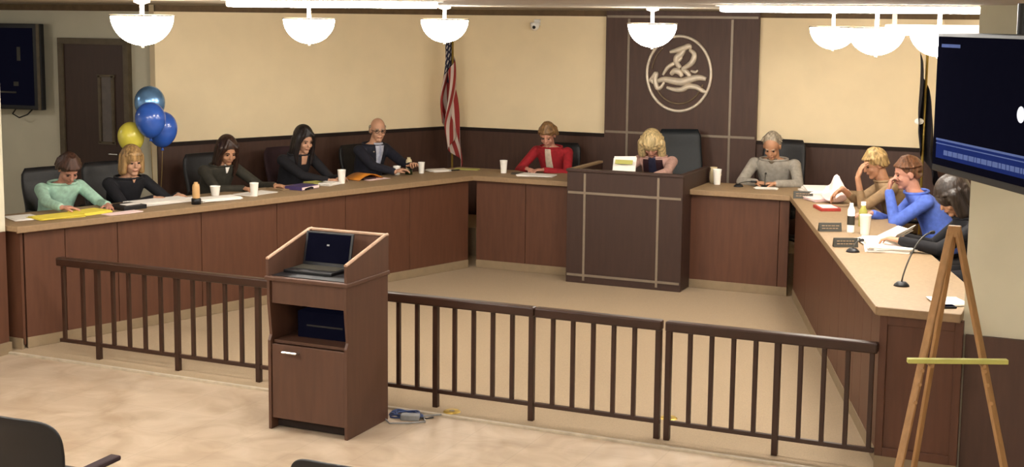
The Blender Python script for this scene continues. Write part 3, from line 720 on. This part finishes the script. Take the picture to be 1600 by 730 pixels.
    MB().tube([cn+Vector(((RXn+.0)*math.cos(2*PI*k/24), (RYn+.0)*math.sin(2*PI*k/24), .006-.012*math.sin(2*PI*k/24))) for k in range(24)], .011*s, 8, closed=True).build('collar', top_m, t, True)
    # face details
    for q in (-1, 1):
        MB().ell(hp(q*.031, .079, .0), (.012*s, .008*s, .007*s), hrot, 12).build('eye', M['eye'], t, True)
        MB().cap(hp(q*.017, .087, .022), hp(q*.047, .077, .024), .0045*s, .0035*s, 8).build('eyebrow', hair_m, t, True)
    MB().cap(hp(-.02, .092, -.061), hp(.02, .092, -.061), .005*s, .005*s, 8).build('mouth', M['lip'], t, True)
    # hair
    if hair:
        h_ = MB()
        if hair != 'ring':
            inf = {'short': .006, 'bob': .016, 'long': .014, 'crop': .003, 'big': .03, 'mens': .006}[hair]
            h_.ell(hp(0, {'crop': -.038, 'long': -.034, 'mens': -.03}.get(hair, -.024), .044), ((.08+inf)*s, (.1+inf)*s, (.094+inf)*s), hrot, 28)
        if hair in ('ring', 'crop', 'short', 'mens'):
            low = -.03
            for q in (-1, 1):
                h_.cap(hp(q*.073, -.02, .03), hp(q*.06, -.07, low), .02*s, .024*s, 10); h_.cap(hp(q*.06, -.07, low), hp(0, -.1, low), .024*s, .026*s, 10); h_.cap(hp(q*.06, -.07, .02), hp(0, -.095, .03), .024*s, .026*s, 10)
        if hair in ('bob', 'big'):
            b_ = .02 if hair == 'big' else 0
            for q in (-1, 1):
                h_.cap(hp(q*(.078+b_), .012, .04), hp(q*(.08+b_), .02, -.085-b_), (.026+b_)*s, (.028+b_)*s); h_.cap(hp(q*.06, -.06, .0), hp(q*.066, -.06, -.11), (.045+b_)*s, (.034+b_)*s)
            h_.cap(hp(0, -.085, 0), hp(0, -.08, -.11), .05*s, .036*s); h_.cap(hp(-.04, .068, .085), hp(.045, .066, .085), .016*s, .016*s)
        if hair == 'long':
            for q, pk in ((-1, .02), (1, .02)):
                h_.cap(hp(pk, .02, .135), hp(q*.06+pk*.2, .068, .072), .016*s, .017*s); h_.cap(hp(q*.06+pk*.2, .068, .072), hp(q*.084, .045, -.02), .017*s, .02*s); h_.cap(hp(q*.084, .045, -.02), hp(q*.092, .04, -.15), .02*s, .024*s); h_.cap(hp(q*.092, .04, -.15), hp(q*.08, .06, -.24), .024*s, .014*s)
            for q in (-1, 1):
                h_.cap(hp(q*.078, .014, .045), hp(q*.083, .018, -.06), .025*s, .034*s); h_.cap(hp(q*.083, .018, -.06), hp(q*.09, .02, -.21), .034*s, .028*s)
                h_.cap(hp(q*.06, -.06, 0), hp(q*.07, -.075, -.2), .048*s, .036*s)
            h_.cap(hp(0, -.09, 0), hp(0, -.11, -.22), .05*s, .04*s)
        rs_ = random.Random(len(label)); low = {'ring': .0, 'crop': -.0, 'short': -.03, 'bob': -.12, 'long': -.22, 'big': -.13, 'mens': .0}[hair]
        if hair != 'ring':
            for k in range(46):
                a = PI*(.02+1.96*k/46)
                if abs(math.cos(a)-0) < 2 and math.cos(a+PI) < -.80: continue
                sx, sy = math.sin(a), -math.cos(a); fr_ = max(0, sy)
                zl = low*(rs_.uniform(.75, 1.05))*(1-fr_)+.075*fr_; ex_ = rs_.uniform(.004, .02)+(.02 if hair == 'big' else 0)
                if (hair == 'crop' and sy > .1) or (hair == 'long' and sy > .45): continue
                p0 = hp(sx*.03, -.02+sy*.035, .138); p1_ = hp(sx*(.082+ex_), -.024+sy*(.1+ex_*.6), .055+.02*fr_); p2_ = hp(sx*(.084+ex_+.012*rs_.random()), -.03+sy*(.095+ex_*.5), zl)
                q_ = rs_.uniform(.007, .011)*s
                h_.cap(p0, p1_, q_, q_, 8)
                if hair not in ('crop', 'mens') and fr_ < .5 and zl < .05: h_.cap(p1_, p2_, q_, q_*.8, 8)
        h_.remesh('hair', hair_m, t, .006, 2)
    if extras: extras(t, hp, hrot, s, patch, ring)
    return t
HB = {k: mat('hair_'+k, raw(*v), .42, var=.28, scale=55, stretch=(1, 1, .12), bump=.6) for k, v in {'brown': (66, 42, 32), 'blond': (150, 118, 76), 'dkbrown': (52, 34, 26), 'black': (30, 24, 24), 'grey': (150, 138, 120), 'greyblond': (200, 176, 128), 'ltbrown': (128, 96, 62), 'auburn': (96, 62, 40), 'paleblond': (158, 130, 84), 'dark': (44, 34, 28)}.items()}
black_tr = cloth('charcoal_trousers', 40, 38, 42)
def B(x, y, z): return (x, y, z)
def hd_on(x, y, z=1.142): return (x, y, z)
# left desk, from the near end
person('person in pale mint sweater, head bowed over yellow papers', (-4.16, 1.16, 1.465), FL, pitch=42, yaw=-12, sk='c', top=(cloth('mint_knit', 200, 244, 220), black_tr), fem=True, hair='short', hair_m=HB['brown'],
       hands=(((-3.70, .62, 1.142), (.5, .6, -.05), .35, (-.5, -.6, -.5), None), ((-3.72, 1.18, 1.142), (.7, -.5, -.05), .35, (-.3, .7, -.5), None)), hip_back=.32)
person('person with blond bob and black top looking sideways, yellow balloon behind', (-4.01, 1.89, 1.478), FL, pitch=8, yaw=-12, sk='a', top=(cloth('black_top', 26, 25, 32), black_tr), fem=True, hair='bob', hair_m=HB['blond'],
       hands=(((-3.66, 1.78, 1.142), (.8, .3, 0), .3, None, None), ((-3.60, 2.08, 1.142), (.8, -.5, 0), .3, None, None)), hip_back=.22,
       vneck=[('neckline', SK['a'], .99, .86, .03, .004, .004)])
person('person with long brown hair in dark olive jacket writing at left desk', (-3.66, 3.0, 1.505), FL, pitch=26, yaw=-14, sk='b', top=(cloth('olive_jacket', 62, 58, 48), black_tr), fem=True, hair='long', hair_m=HB['dkbrown'],
       hands=(((-3.32, 2.82, 1.142), (.6, -.2, 0), .3, (-.4, -.7, -.5), None), ((-3.20, 3.2, 1.142), (.9, -.1, 0), .25, None, None)), hip_back=.3,
       vneck=[('blouse', M['paper'], .985, .80, .034, .006, .004)])
person('person with long black hair and dark scoop top at left desk', (-3.345, 4.0, 1.56), FL, pitch=18, yaw=-8, sk='a', top=(cloth('black_knit', 30, 28, 34), black_tr), fem=True, hair='long', hair_m=HB['black'],
       hands=(((-2.95, 3.86, 1.142), (.6, .5, 0), .3, (-.4, -.7, -.5), None), ((-2.96, 4.16, 1.142), (.6, -.7, 0), .3, None, None)), hip_back=.27,
       vneck=[('neckline', SK['a'], .99, .76, .045, .03, .005)])
def glasses(t, hp, hrot, s, patch, ring):
    mb = MB()
    for q in (-1, 1):
        mb.tube([hp(q*.033+.021*math.cos(a), .098, .0+.016*math.sin(a)) for a in [2*PI*k/16 for k in range(16)]], .003*s, 6, closed=True)
        mb.tube([hp(q*.053, .098, .004), hp(q*.079, .03, .006), hp(q*.08, -.01, .0)], .0025*s, 6)
    mb.tube([hp(-.012, .1, .004), hp(.012, .1, .004)], .0025*s, 6); mb.build('glasses', M['plate'], t, True)
def glasses_pin(t, hp, hrot, s, patch, ring):
    glasses(t, hp, hrot, s, patch, ring); patch('lapel_pin', M['chrome'], .845, .82, .012, .012, .009, .085)
person('bald person with glasses in dark navy suit and pale shirt', (-3.0, 5.05, 1.615), FL, pitch=6, yaw=-28, sk='a', top=(cloth('navy_suit', 34, 34, 48), black_tr), hair='ring', hair_m=HB['grey'],
       hands=(((-2.60, 4.74, 1.17), (.5, .5, .2), .6, None, None), ((-2.50, 4.98, 1.21), (.4, -.5, .35), .7, None, None)), hip_back=.2,
       vneck=[('shirt', cloth('pale_shirt', 214, 216, 232), .995, .45, .07, .016, .006), ('necktie', cloth('pale_tie', 190, 194, 220), .95, .5, .014, .02, .009)], extras=glasses_pin)
# back, facing the room
person('person in bright red jacket with clasped hands, short tan hair', (-1.31, 6.2, 1.545), (0, -1), pitch=30, yaw=8, sk='c', top=(cloth('red_jacket', 178, 34, 44), black_tr), fem=True, hair='short', hair_m=HB['ltbrown'], sw=.19,
       hands=(((-1.46, 5.93, 1.15), (.75, -.6, 0), .75, (-.7, 0, -.6), None), ((-1.24, 5.93, 1.15), (-.75, -.6, 0), .75, (.7, 0, -.6), None)), hip_back=.28,
       vneck=[('blouse', cloth('cream_blouse', 236, 214, 190), .99, .3, .035, .05, .004)])
person('person with pale blond hair and dark vest behind the raised bench', (0.045, 6.1, 1.50), (0, -1), pitch=40, yaw=12, sk='c', top=(cloth('pink_sleeves', 232, 186, 172), black_tr), fem=True, hair='big', hair_m=HB['greyblond'], sw=.185,
       hands=(((-.18, 5.62, 1.20), (.2, -.9, 0), .5, (-.7, 0, -.6), None), ((.24, 5.60, 1.19), (-.1, -1, 0), .4, (.7, 0, -.6), None)), hip_back=.3,
       vneck=[('vest', cloth('maroon_vest', 56, 22, 30), .9, .2, .115, .14, .006), ('blouse', cloth('navy_blouse', 40, 38, 66), .97, .25, .04, .055, .012)])
person('person in light grey sweater, bowed head, arms on back right desk', (1.425, 6.22, 1.535), (0, -1), pitch=34, yaw=2, sk='b', top=(cloth('grey_sweater', 184, 176, 164), black_tr), hair='crop', hair_m=HB['grey'], sw=.205, s=1.14,
       hands=(((1.34, 5.90, 1.155), (.95, -.2, 0), .8, (-.8, 0, -.5), None), ((1.56, 5.88, 1.155), (-.95, -.25, 0), .8, (.8, 0, -.5), None)), hip_back=.3,
       vneck=[('sweater_collar', cloth('dark_grey_collar', 128, 112, 92), .985, .88, .06, .01, .006)])
# right desk
person('person half hidden behind the blue shirt, hand raised to forehead', (2.80, 4.78, 1.545), FR, pitch=22, yaw=10, sk='b', top=(cloth('beige_top', 170, 140, 104), black_tr), fem=True, hair='short', hair_m=HB['paleblond'], sw=.18,
       hands=(((2.52, 4.62, 1.30), (-.5, .1, -.4), .5, None, None), ((2.67, 4.60, 1.42), (.25, .2, .95), .45, (-.6, 0, -.9), (.8, .5, 0))), hip_back=.28, sleeve=.55)
person('person in blue shirt leaning on elbows with hand at chin', (3.22, 3.97, 1.555), FR, pitch=12, yaw=6, sk='c', top=(cloth('blue_shirt', 104, 134, 236), black_tr), hair='mens', hair_m=HB['auburn'], sw=.2, s=1.15,
       hands=(((2.93, 3.93, 1.165), (-.8, -.3, 0), .4, None, None), ((3.085, 3.86, 1.40), (.1, .15, .9), 1.1, (-.7, -.1, -.9), (.9, .2, .3))), hip_back=.36)
person('person with dark curly hair and black jacket holding white paper', (3.79, 2.50, 1.54), FR, pitch=34, yaw=12, sk='b', top=(cloth('black_jacket', 24, 22, 27), black_tr), fem=True, hair='big', hair_m=HB['dark'], sw=.19, s=1.15,
       hands=(((3.40, 2.62, 1.17), (-.9, -.1, 0), .5, None, None), ((3.43, 2.22, 1.2), (-.9, .3, .1), .6, None, None)), hip_back=.26)

# chairs behind them
chair_behind('black office chair behind the person in mint sweater', -4.16, 1.16, FL, .36, -.1)
chair_behind('black office chair behind the person with blond bob', -4.01, 1.89, FL, .34, -.05)
chair_behind('black office chair behind the person in olive jacket', -3.66, 3.0, FL, .40, -.16)
chair_behind('dark plum office chair behind the person in dark scoop top', -3.345, 4.0, FL, .40, -.22, m='plum')
chair_behind('black office chair behind the bald person in navy suit', -3.0, 5.05, FL, .30, -.16, h=1.03)
chair_behind('dark office chair behind the person in red jacket', -1.31, 6.2, (0, -1), .32, 0.02, turn=.12, h=1.04)
chair_behind('tall blue-black office chair turned aside beside the raised bench', .33, 6.1, (0, -1), .38, 0, turn=.5, h=1.28, m='teal_leather', wd=.56)
chair_behind('tall black office chair behind the person in grey sweater', 1.46, 6.22, (0, -1), .38, 0.05, h=1.2, wd=.54)
chair_behind('black office chair behind the half hidden person', 2.80, 4.78, FR, .34, 0, h=1.0)
chair_behind('black office chair behind the person in blue shirt', 3.24, 3.97, FR, .38, 0, h=1.0)
chair_behind('black office chair behind the person in black jacket', 3.79, 2.50, FR, .34, 0, h=1.15)

# ------------------------------------------------------------------ balloons
def balloon(label, c, r, m, tail):
    t = thing('balloon', label, 'balloon', c)
    prof = []
    for k in range(21):
        a = PI*k/20; rr = r*math.sin(a); z = r*1.1*math.cos(a)
        if z < 0: z *= 1.18; rr *= 1-.12*(math.sin(a-PI/2))**2
        prof.append((max(rr, 0), z))
    MB().lathe(prof, seg=32).build('skin', m, t, True)
    MB().lathe([(0, 0), (.008, -.004), (.018, -.03), (0, -.03)], (0, 0, -r*1.29), seg=12).build('knot', m, t, True)
    e = Vector(tail)-Vector(c); n = 12
    MB().tube([(e.x*(k/n)**1.5, e.y*(k/n)**1.5, -r*1.3+(e.z+r*1.3)*k/n) for k in range(n+1)], .004, 6).build('ribbon', M['ribbon'], t, True)
TB = (-4.33, 2.62, .55)
balloon('pale blue foil balloon topmost of the bunch', (-4.437, 2.702, 2.013), 0.16, M['foil'], TB)
balloon('blue balloon in the middle of the bunch, under the foil one', (-4.094, 2.285, 1.878), 0.155, M['blue_balloon'], (TB[0]+.01, TB[1], TB[2]))
balloon('blue balloon at the right of the bunch against the cream wall', (-4.187, 2.581, 1.759), 0.16, M['blue_balloon'], (TB[0], TB[1]+.012, TB[2]))
balloon('yellow balloon at the lower left of the bunch', (-4.325, 2.255, 1.69), 0.135, M['yellow_balloon'], (TB[0]-.012, TB[1], TB[2]))
bw_ = thing('balloon_weight', 'foil weight tied to the balloon ribbons behind left desk', 'weight', (TB[0], TB[1], PL)); MB().lathe([(0, 0), (.07, 0), (.075, .08), (.03, .17), (0, .18)], seg=20).build('weight_body', M['foil'], bw_, True)
MB().tube([(.03*math.cos(a), .03*math.sin(a), .185) for a in [2*PI*k/16 for k in range(16)]], .006, 6, closed=True).build('loop', M['ribbon'], bw_, True)

# ------------------------------------------------------------------ things on the desks
AL = math.atan2(.9502, .3117); AR = math.atan2(-.949, .3145)
def sheets(name, label, cat, x, y, w_, d_, rz, m, n=3, z=TOP, th=.003, seed=1, group=None):
    """pages lying on each other, slightly fanned; one thing"""
    t = thing(name, label, cat, (x, y, z), rz, group); rr = random.Random(seed); mb = MB()
    for k in range(n): mb.box((rr.uniform(-.012, .012), rr.uniform(-.012, .012), th*(k+.5)+.0005), (w_, d_, th*.9), rr.uniform(-.12, .12))
    mb.build('pages', m, t)
    return t
def cup(label, x, y, h=.12, r=.045, m='cup', lid=False):
    t = thing('paper_cup', label, 'cup', (x, y, TOP), 0)
    MB().lathe([(0, 0), (r*.74, 0), (r*.76, .004), (r, h-.004), (r*1.05, h), (r*1.0, h+.003), (r*.93, h-.002), (r*.7, .01), (0, .01)], seg=24).build('cup_wall', M[m], t, True)
    MB().lathe([(0, h*.8), (r*.9, h*.8), (0, h*.79)], seg=24).build('drink', M['glassgreen'] if m != 'cup' else M['edge'], t)
    return t
def mic(label, x, y, ang, reach=.3, h=.25):
    t = thing('microphone', label, 'microphone', (x, y, TOP), ang)
    MB().lathe([(0, .03), (.03, .03), (.05, .012), (.055, 0), (0, 0)], seg=20).build('base', M['black'], t, True)
    n = 12; pts = [(reach*(k/n)**1.3, 0, .03+h*math.sin(k/n*PI/2)) for k in range(n+1)]
    MB().tube(pts, .006, 8).build('gooseneck', M['plate'], t, True)
    e = Vector(pts[-1]); MB().cap(e, e+Vector((.05, 0, -.002)), .011, .013, 10).build('capsule', M['black'], t, True)
    return t
def nameplate(label, x, y, rz, m='plate'):
    t = thing('nameplate', label, 'nameplate', (x, y, TOP), rz)
    MB().prism_m([(-.03, 0), (.03, 0), (.004, .075), (-.004, .075)], .2, Matrix.Translation((-.1, 0, 0)) @ YZ, bev=.002).build('holder', M[m], t)
    mb = MB(); rr = random.Random(int(abs(x)*100)); 
    for r0 in (.028, .05):
        xx = -.075
        while xx < .06:
            ww = .012+.02*rr.random(); mb.box(None, (ww, .002, .008), mtx=Matrix.Translation((xx+ww/2, -.03+r0*.33-.002, r0)) @ Matrix.Rotation(R_(-19), 4, 'X')); xx += ww+.006
    mb.build('lettering', M['edge'], t)
    return t
# left desk
sheets('folder', 'yellow folder lying open in front of the person in mint sweater', 'folder', -3.72, .50, .42, .27, AL, M['yellow'], 3, th=.006, seed=2)
sheets('folder', 'second yellow folder under the hands of the person in mint sweater', 'folder', -3.64, .86, .30, .24, AL+.2, M['yellow'], 3, th=.008, seed=3)
sheets('papers', 'white sheets at the near end of left desk by the wall', 'papers', -3.95, .33, .24, .3, AL-.15, M['paper'], 3, seed=4)
sheets('papers', 'pinkish sheets on left desk edge right of yellow folders', 'papers', -3.38, .98, .36, .14, AL, M['paper_pink'], 2, seed=5)
bd = thing('binder', 'dark closed binder between yellow folders and white sheets', 'binder', (-3.55, 1.25, TOP), AL+.1)
MB().box((0, 0, .02), (.26, .26, .04), bev=.004).build('cover', M['black'], bd); MB().box((0, .004, .02), (.25, .25, .028)).build('pages', M['paper_pink'], bd)
MB().box((0.02, -.02, .0425), (.16, .1, .004)).build('cover_label', M['paper'], bd)
sheets('papers', 'thick spread of white sheets in front of the person with blond bob', 'papers', -3.52, 1.66, .62, .26, AL, M['paper'], 6, th=.006, seed=6)
sheets('papers', 'white sheets just left of the peach bottle', 'papers', -3.42, 1.98, .3, .22, AL-.1, M['paper'], 4, th=.005, seed=7)
bt = thing('bottle', 'peach coloured bottle with black base on left desk', 'bottle', (-3.165, 1.80, TOP))
MB().lathe([(.034, .05), (.036, .07), (.036, .17), (.03, .195), (.02, .2), (.02, .215), (0, .216)], seg=20).build('bottle_body', M['peach'], bt, True); MB().lathe([(0, 0), (.046, 0), (.046, .055), (.036, .06), (0, .06)], seg=20).build('bottle_base', M['black'], bt, True)
cup('white cup on papers right of the peach bottle', -3.40, 2.42, .095, .052)
sheets('papers', 'fanned white and yellow-green sheets along desk edge below the white cup', 'papers', -3.16, 2.12, .46, .2, AL, M['paper'], 5, th=.006, seed=8)
sheets('notepad', 'yellow-green pad half under the fanned sheets by the peach bottle', 'notepad', -3.28, 2.22, .3, .12, AL+.1, M['yg'], 3, th=.004, seed=9)
cup('tall white cup in front of the person in olive jacket', -3.02, 2.56, .135, .045)
sheets('papers', 'white sheets under the tall cup by the olive jacket', 'papers', -3.12, 2.72, .4, .24, AL+.15, M['paper'], 3, seed=10)
sheets('folder', 'tan folder beside the hand of the person in olive jacket', 'folder', -3.10, 3.22, .3, .24, AL+.1, M['top'], 2, th=.006, seed=11)
bk = thing('book', 'purple covered book on left desk', 'book', (-2.93, 3.30, TOP), AL+.25)
MB().box((0, 0, .0195), (.3, .22, .039), bev=.004).build('cover', M['purple'], bk); MB().box((.006, -.004, .0195), (.296, .222, .026)).build('pages', M['paper_pink'], bk)
MB().tube([(0, 0, 0), (.03, .0, .006), (.1, 0, .012), (.13, 0, .006)], .01, 8).build('pen_holder', M['black'], bk).location = (-.1, -.125, .01)
sheets('notepad', 'yellow-green notepad in front of the person in dark scoop top', 'notepad', -3.0, 3.68, .17, .2, AL, M['yg'], 5, th=.006, seed=12)
sheets('papers', 'white folded sheets between yellow-green notepad and tall cup', 'papers', -2.86, 3.72, .2, .18, AL+.3, M['paper'], 5, th=.006, seed=13)
cup('tall white cup left of the orange folder', -2.80, 3.90, .15, .045)
og = thing('folder', 'arched orange folder in front of the bald person', 'folder', (-2.80, 4.38, TOP), AL+.05)
n = 12; up_ = [(-.19+.38*k/n, .012+.055*math.sin(PI*k/n)) for k in range(n+1)]; dn_ = [(x, z-.008) for x, z in up_[::-1]]
MB().prism_m(up_+dn_, .24, Matrix(((1, 0, 0, 0), (0, 0, -1, .12), (0, 1, 0, 0), (0, 0, 0, 1)))).build('cover', M['orange'], og, True)
MB().box((0, 0, .012), (.2, .2, .022), bev=.003).build('dark_contents', M['plum'], og)
sheets('papers', 'pale orange sheet sliding from under the orange folder', 'papers', -2.68, 4.42, .3, .16, AL, M['paper_pink'], 2, seed=14)
cup('short white cup in front of the bald person', -2.68, 4.93, .10, .045)
b2 = thing('bottle', 'cream bottle with dark green base by the bald person', 'bottle', (-2.575, 5.03, TOP))
MB().lathe([(.034, .05), (.036, .07), (.036, .15), (.03, .175), (.02, .18), (.02, .2), (0, .201)], seg=20).build('bottle_body', M['cream'], b2, True); MB().lathe([(0, 0), (.044, 0), (.044, .055), (.036, .06), (0, .06)], seg=20).build('bottle_base', M['glassgreen'], b2, True)
cup('white cup right of the cream bottle', -2.50, 5.20, .13, .04)
sheets('papers', 'white papers near the flag corner of left desk', 'papers', -2.44, 5.50, .24, .2, AL-.3, M['paper'], 4, th=.005, seed=15)
pn_ = thing('pen', 'dark pen near the flag corner of left desk', 'pen', (-2.28, 5.62, TOP), 1.1); MB().tube([(-.08, 0, .008), (.08, 0, .008)], .007, 8).build('barrel', M['black'], pn_); tp_ = MB().lathe([(.007, 0), (.001, .02), (0, .02)], seg=8).build('tip', M['metal'], pn_); tp_.rotation_euler = (0, R_(90), 0); tp_.location = (.08, 0, .008)
sheets('papers', 'yellow-green and white sheets lying below the flag', 'papers', -2.2, 5.82, .3, .14, .3, M['yg'], 3, seed=16)
# back left
cup('white cup left of the person in red jacket', -1.66, 5.70, .15, .045)
sheets('papers', 'white sheets under the clasped hands of person in red', 'papers', -1.2, 5.62, .42, .24, .05, M['paper'], 4, th=.004, seed=17)
sheets('folder', 'dark folder beside the white sheets of the person in red', 'folder', -1.46, 5.74, .2, .2, .35, M['plate'], 2, th=.004, seed=18)
# bench
bp_ = thing('papers', 'bundle of white papers propped on the raised bench', 'papers', (-.02, 5.34, 1.165), .1)
mb = MB()
for k in range(6): mb.box(None, (.25, .005, .24), mtx=Matrix.Translation((random.uniform(-.012, .012), .012*k, .13+.003*k)) @ Matrix.Rotation(R_(-28), 4, 'X') @ Matrix.Rotation(random.uniform(-.06, .06), 4, 'Y'))
mb.build('pages', M['paper'], bp_); MB().box(None, (.2, .004, .05), mtx=Matrix.Translation((.0, -.012, .2)) @ Matrix.Rotation(R_(-28), 4, 'X')).build('cover_sheet', M['yg'], bp_)
# back right
mg = thing('pitcher', 'cream pitcher with handle beside the raised bench', 'pitcher', (.83, 5.97, TOP))
MB().lathe([(0, 0), (.04, 0), (.048, .05), (.045, .12), (.034, .16), (.042, .18), (.036, .18), (.028, .16), (0, .15)], seg=24).build('pitcher_body', M['cream'], mg, True)
MB().tube([(.04, 0, .15), (.075, 0, .15), (.085, 0, .1), (.07, 0, .06), (.045, 0, .05)], .008, 8).build('handle', M['cream'], mg, True)
cup('white cup right of the cream pitcher', .905, 5.85, .17, .048)
mic('black microphone lying low left of person in grey sweater', 1.17, 5.78, R_(15), .14, .03)
mic('black microphone in front of the person in grey sweater', 1.46, 5.80, R_(100), .06, .12)
sheets('papers', 'white sheet in front of the person in grey sweater', 'papers', 1.5, 5.72, .24, .14, .1, M['paper'], 3, th=.005, seed=19)
# right desk
sheets('papers', 'large untidy pile of white papers at the far end of right desk', 'papers', 2.14, 5.42, .5, .3, AR+.1, M['paper'], 9, th=.009, seed=20)
sheets('papers', 'pinkish papers in front of the untidy white pile', 'papers', 2.22, 5.02, .26, .22, AR+.3, M['paper_pink'], 5, th=.006, seed=21)
nameplate('dark nameplate at the far end of right desk under the paper pile', 2.03, 5.12, .3)
rb = thing('booklet', 'booklet with red edges on right desk before the crumpled bag', 'booklet', (2.42, 4.40, TOP), AR+.15)
MB().box((0, 0, .015), (.28, .2, .03), bev=.003).build('cover', M['red'], rb); MB().box((0, .0, .031), (.24, .15, .004)).build('title_sheet', M['paper_pink'], rb)
def crumple(label, x, y, r, h, seed):
    t = bmesh.new(); bmesh.ops.create_icosphere(t, subdivisions=4, radius=1); rr = random.Random(seed)
    ds_ = [(Vector((rr.uniform(-1, 1), rr.uniform(-1, 1), rr.uniform(-.5, 1))).normalized(), rr.uniform(.55, .95)) for _ in range(26)]
    for v in t.verts:
        n = v.co.normalized(); k = min(min(o_/max(n.dot(d), .05) for d, o_ in ds_), 1.25)
        v.co = Vector((n.x*r*k, n.y*r*k, max(0, (n.z*.5+.5)*h*.62*k+max(0, n.z-.75)*h*1.6*k)))
        f_ = max(0, v.co.z/h-.3); v.co.x *= 1-.75*min(1, f_); v.co.y *= 1-.75*min(1, f_)
    me = bpy.data.meshes.new('paper_bag'); t.to_mesh(me); t.free()
    o = link('paper_bag', me, M['paper_pink']); o.location = (x, y, TOP+.002); return tag(o, label, 'bag')
crumple('crumpled pale pinkish paper bag on right desk', 2.40, 4.93, .17, .40, 4)
nameplate('dark nameplate in the middle of right desk', 2.72, 3.02, .45)
nameplate('dark greenish nameplate nearest the white papers on right desk', 3.0, 2.24, .45)
bw2 = thing('bottle', 'tall slim white bottle on right desk', 'bottle', (2.90, 3.02, TOP)); MB().lathe([(0, 0), (.03, 0), (.032, .01), (.032, .2), (.016, .24), (.016, .26), (0, .26)], seg=20).build('bottle_body', M['cup'], bw2, True); MB().lathe([(.0335, .07), (.0335, .15)], seg=20).build('bottle_label', M['plate'], bw2, True)
b3 = thing('bottle', 'yellow-green bottle behind the white cup on right desk', 'bottle', (2.93, 3.45, TOP)); MB().lathe([(0, 0), (.036, 0), (.038, .01), (.038, .14), (.02, .17), (.02, .2), (0, .2)], seg=20).build('bottle_body', M['greenish'], b3, True); MB().lathe([(0, .222), (.022, .222), (.022, .19), (0, .19)], seg=16).build('bottle_cap', M['cup'], b3)
cup('tall white cup beside the slim white bottle on right desk', 3.03, 2.98, .17, .05)
sheets('papers', 'wide stack of white papers in front of the person in black jacket', 'papers', 3.30, 2.40, .62, .34, AR, M['paper'], 7, th=.006, seed=22)
sheets('papers', 'white papers beside the tall white cup', 'papers', 3.14, 2.62, .2, .2, AR+.4, M['paper'], 3, th=.006, seed=23)
hp_ = thing('paper_sheet', 'white folded paper held by the person in black jacket', 'paper', (3.36, 2.46, 1.22), AR+.3)
MB().box(None, (.26, .2, .004), mtx=Matrix.Rotation(R_(24), 4, 'X')).build('sheet', M['paper'], hp_); MB().box(None, (.1, .2, .004), mtx=Matrix.Translation((.15, 0, .03)) @ Matrix.Rotation(R_(-38), 4, 'Y') @ Matrix.Rotation(R_(24), 4, 'X')).build('fold', M['paper'], hp_)
mic('black gooseneck microphone alone on the near part of right desk', 3.665, .75, R_(72), .42, .30)
mic('short black microphone beside the greenish nameplate', 3.10, 2.02, R_(70), .1, .05)
sd_ = sheets('papers', 'white sheets at the near end of right desk behind the easel', 'papers', 4.03, .30, .2, .24, .5, M['paper'], 3, th=.005, seed=24)
ph = thing('phone', 'dark phone lying at the near end of right desk', 'phone', (4.02, .13, TOP), .5); MB().box((0, 0, .007), (.15, .075, .014), bev=.004).build('case', M['black'], ph); MB().box((0, 0, .0145), (.13, .062, .002)).build('display', M['screen'], ph)

# ------------------------------------------------------------------ audience chairs
def audience_chair(label, x, y, rz, arm):
    t = thing('audience_chair', label, 'chair', (x, y, 0), rz)
    mb = MB(); hw = .25; n = 24; pts = []
    for k in range(n+1):
        a = PI*k/n; pts.append((math.copysign(abs(math.cos(a))**.5, math.cos(a))*hw, 0.68+.195*abs(math.sin(a))**.6))
    pts += [(-hw*.94, .48), (hw*.94, .48)]
    # curved shell: several slices
    rings = []
    for off in (0.0, .022):
        rings.append([(px, -.20-.12*(pz-.45)+off+.05*(px/hw)**2, pz) for px, pz in pts])
    bo = mb.loft(rings).build('backrest', M['black'], t, True)
    e = bo.modifiers.new('edge', 'BEVEL'); e.width = .006; e.segments = 2; e.limit_method = 'ANGLE'
    MB().box((0, .03, .445), (.47, .46, .035), bev=.015).build('seat', M['black'], t)
    for s in (-1, 1):
        for yy in (-.22, .24): MB().tube([(s*.23, yy*.7, .43), (s*.25, yy, 0.012)], .012, 8).build('leg', M['metal'], t, True)
        MB().tube([(s*.23, -.17, .43), (s*.225, -.22, .6)], .012, 8).build('back_support', M['metal'], t, True)
    if arm:
        o = MB().box((.33, -.02, .595), (.07, .34, .03), bev=.012).build('arm_pad', M['plum'], t)
        MB().tube([(.33, 0, .585), (.31, 0, .44), (.2, 0, .43)], .012, 8).build('arm_post', M['metal'], t, True)
    return t
audience_chair('black shell chair with arm at the bottom left corner, seen from behind', -.11, -3.50, 0.05, True)
audience_chair('black shell chair just showing at the bottom edge, below the lectern', 1.72, -3.40, 0.0, False)
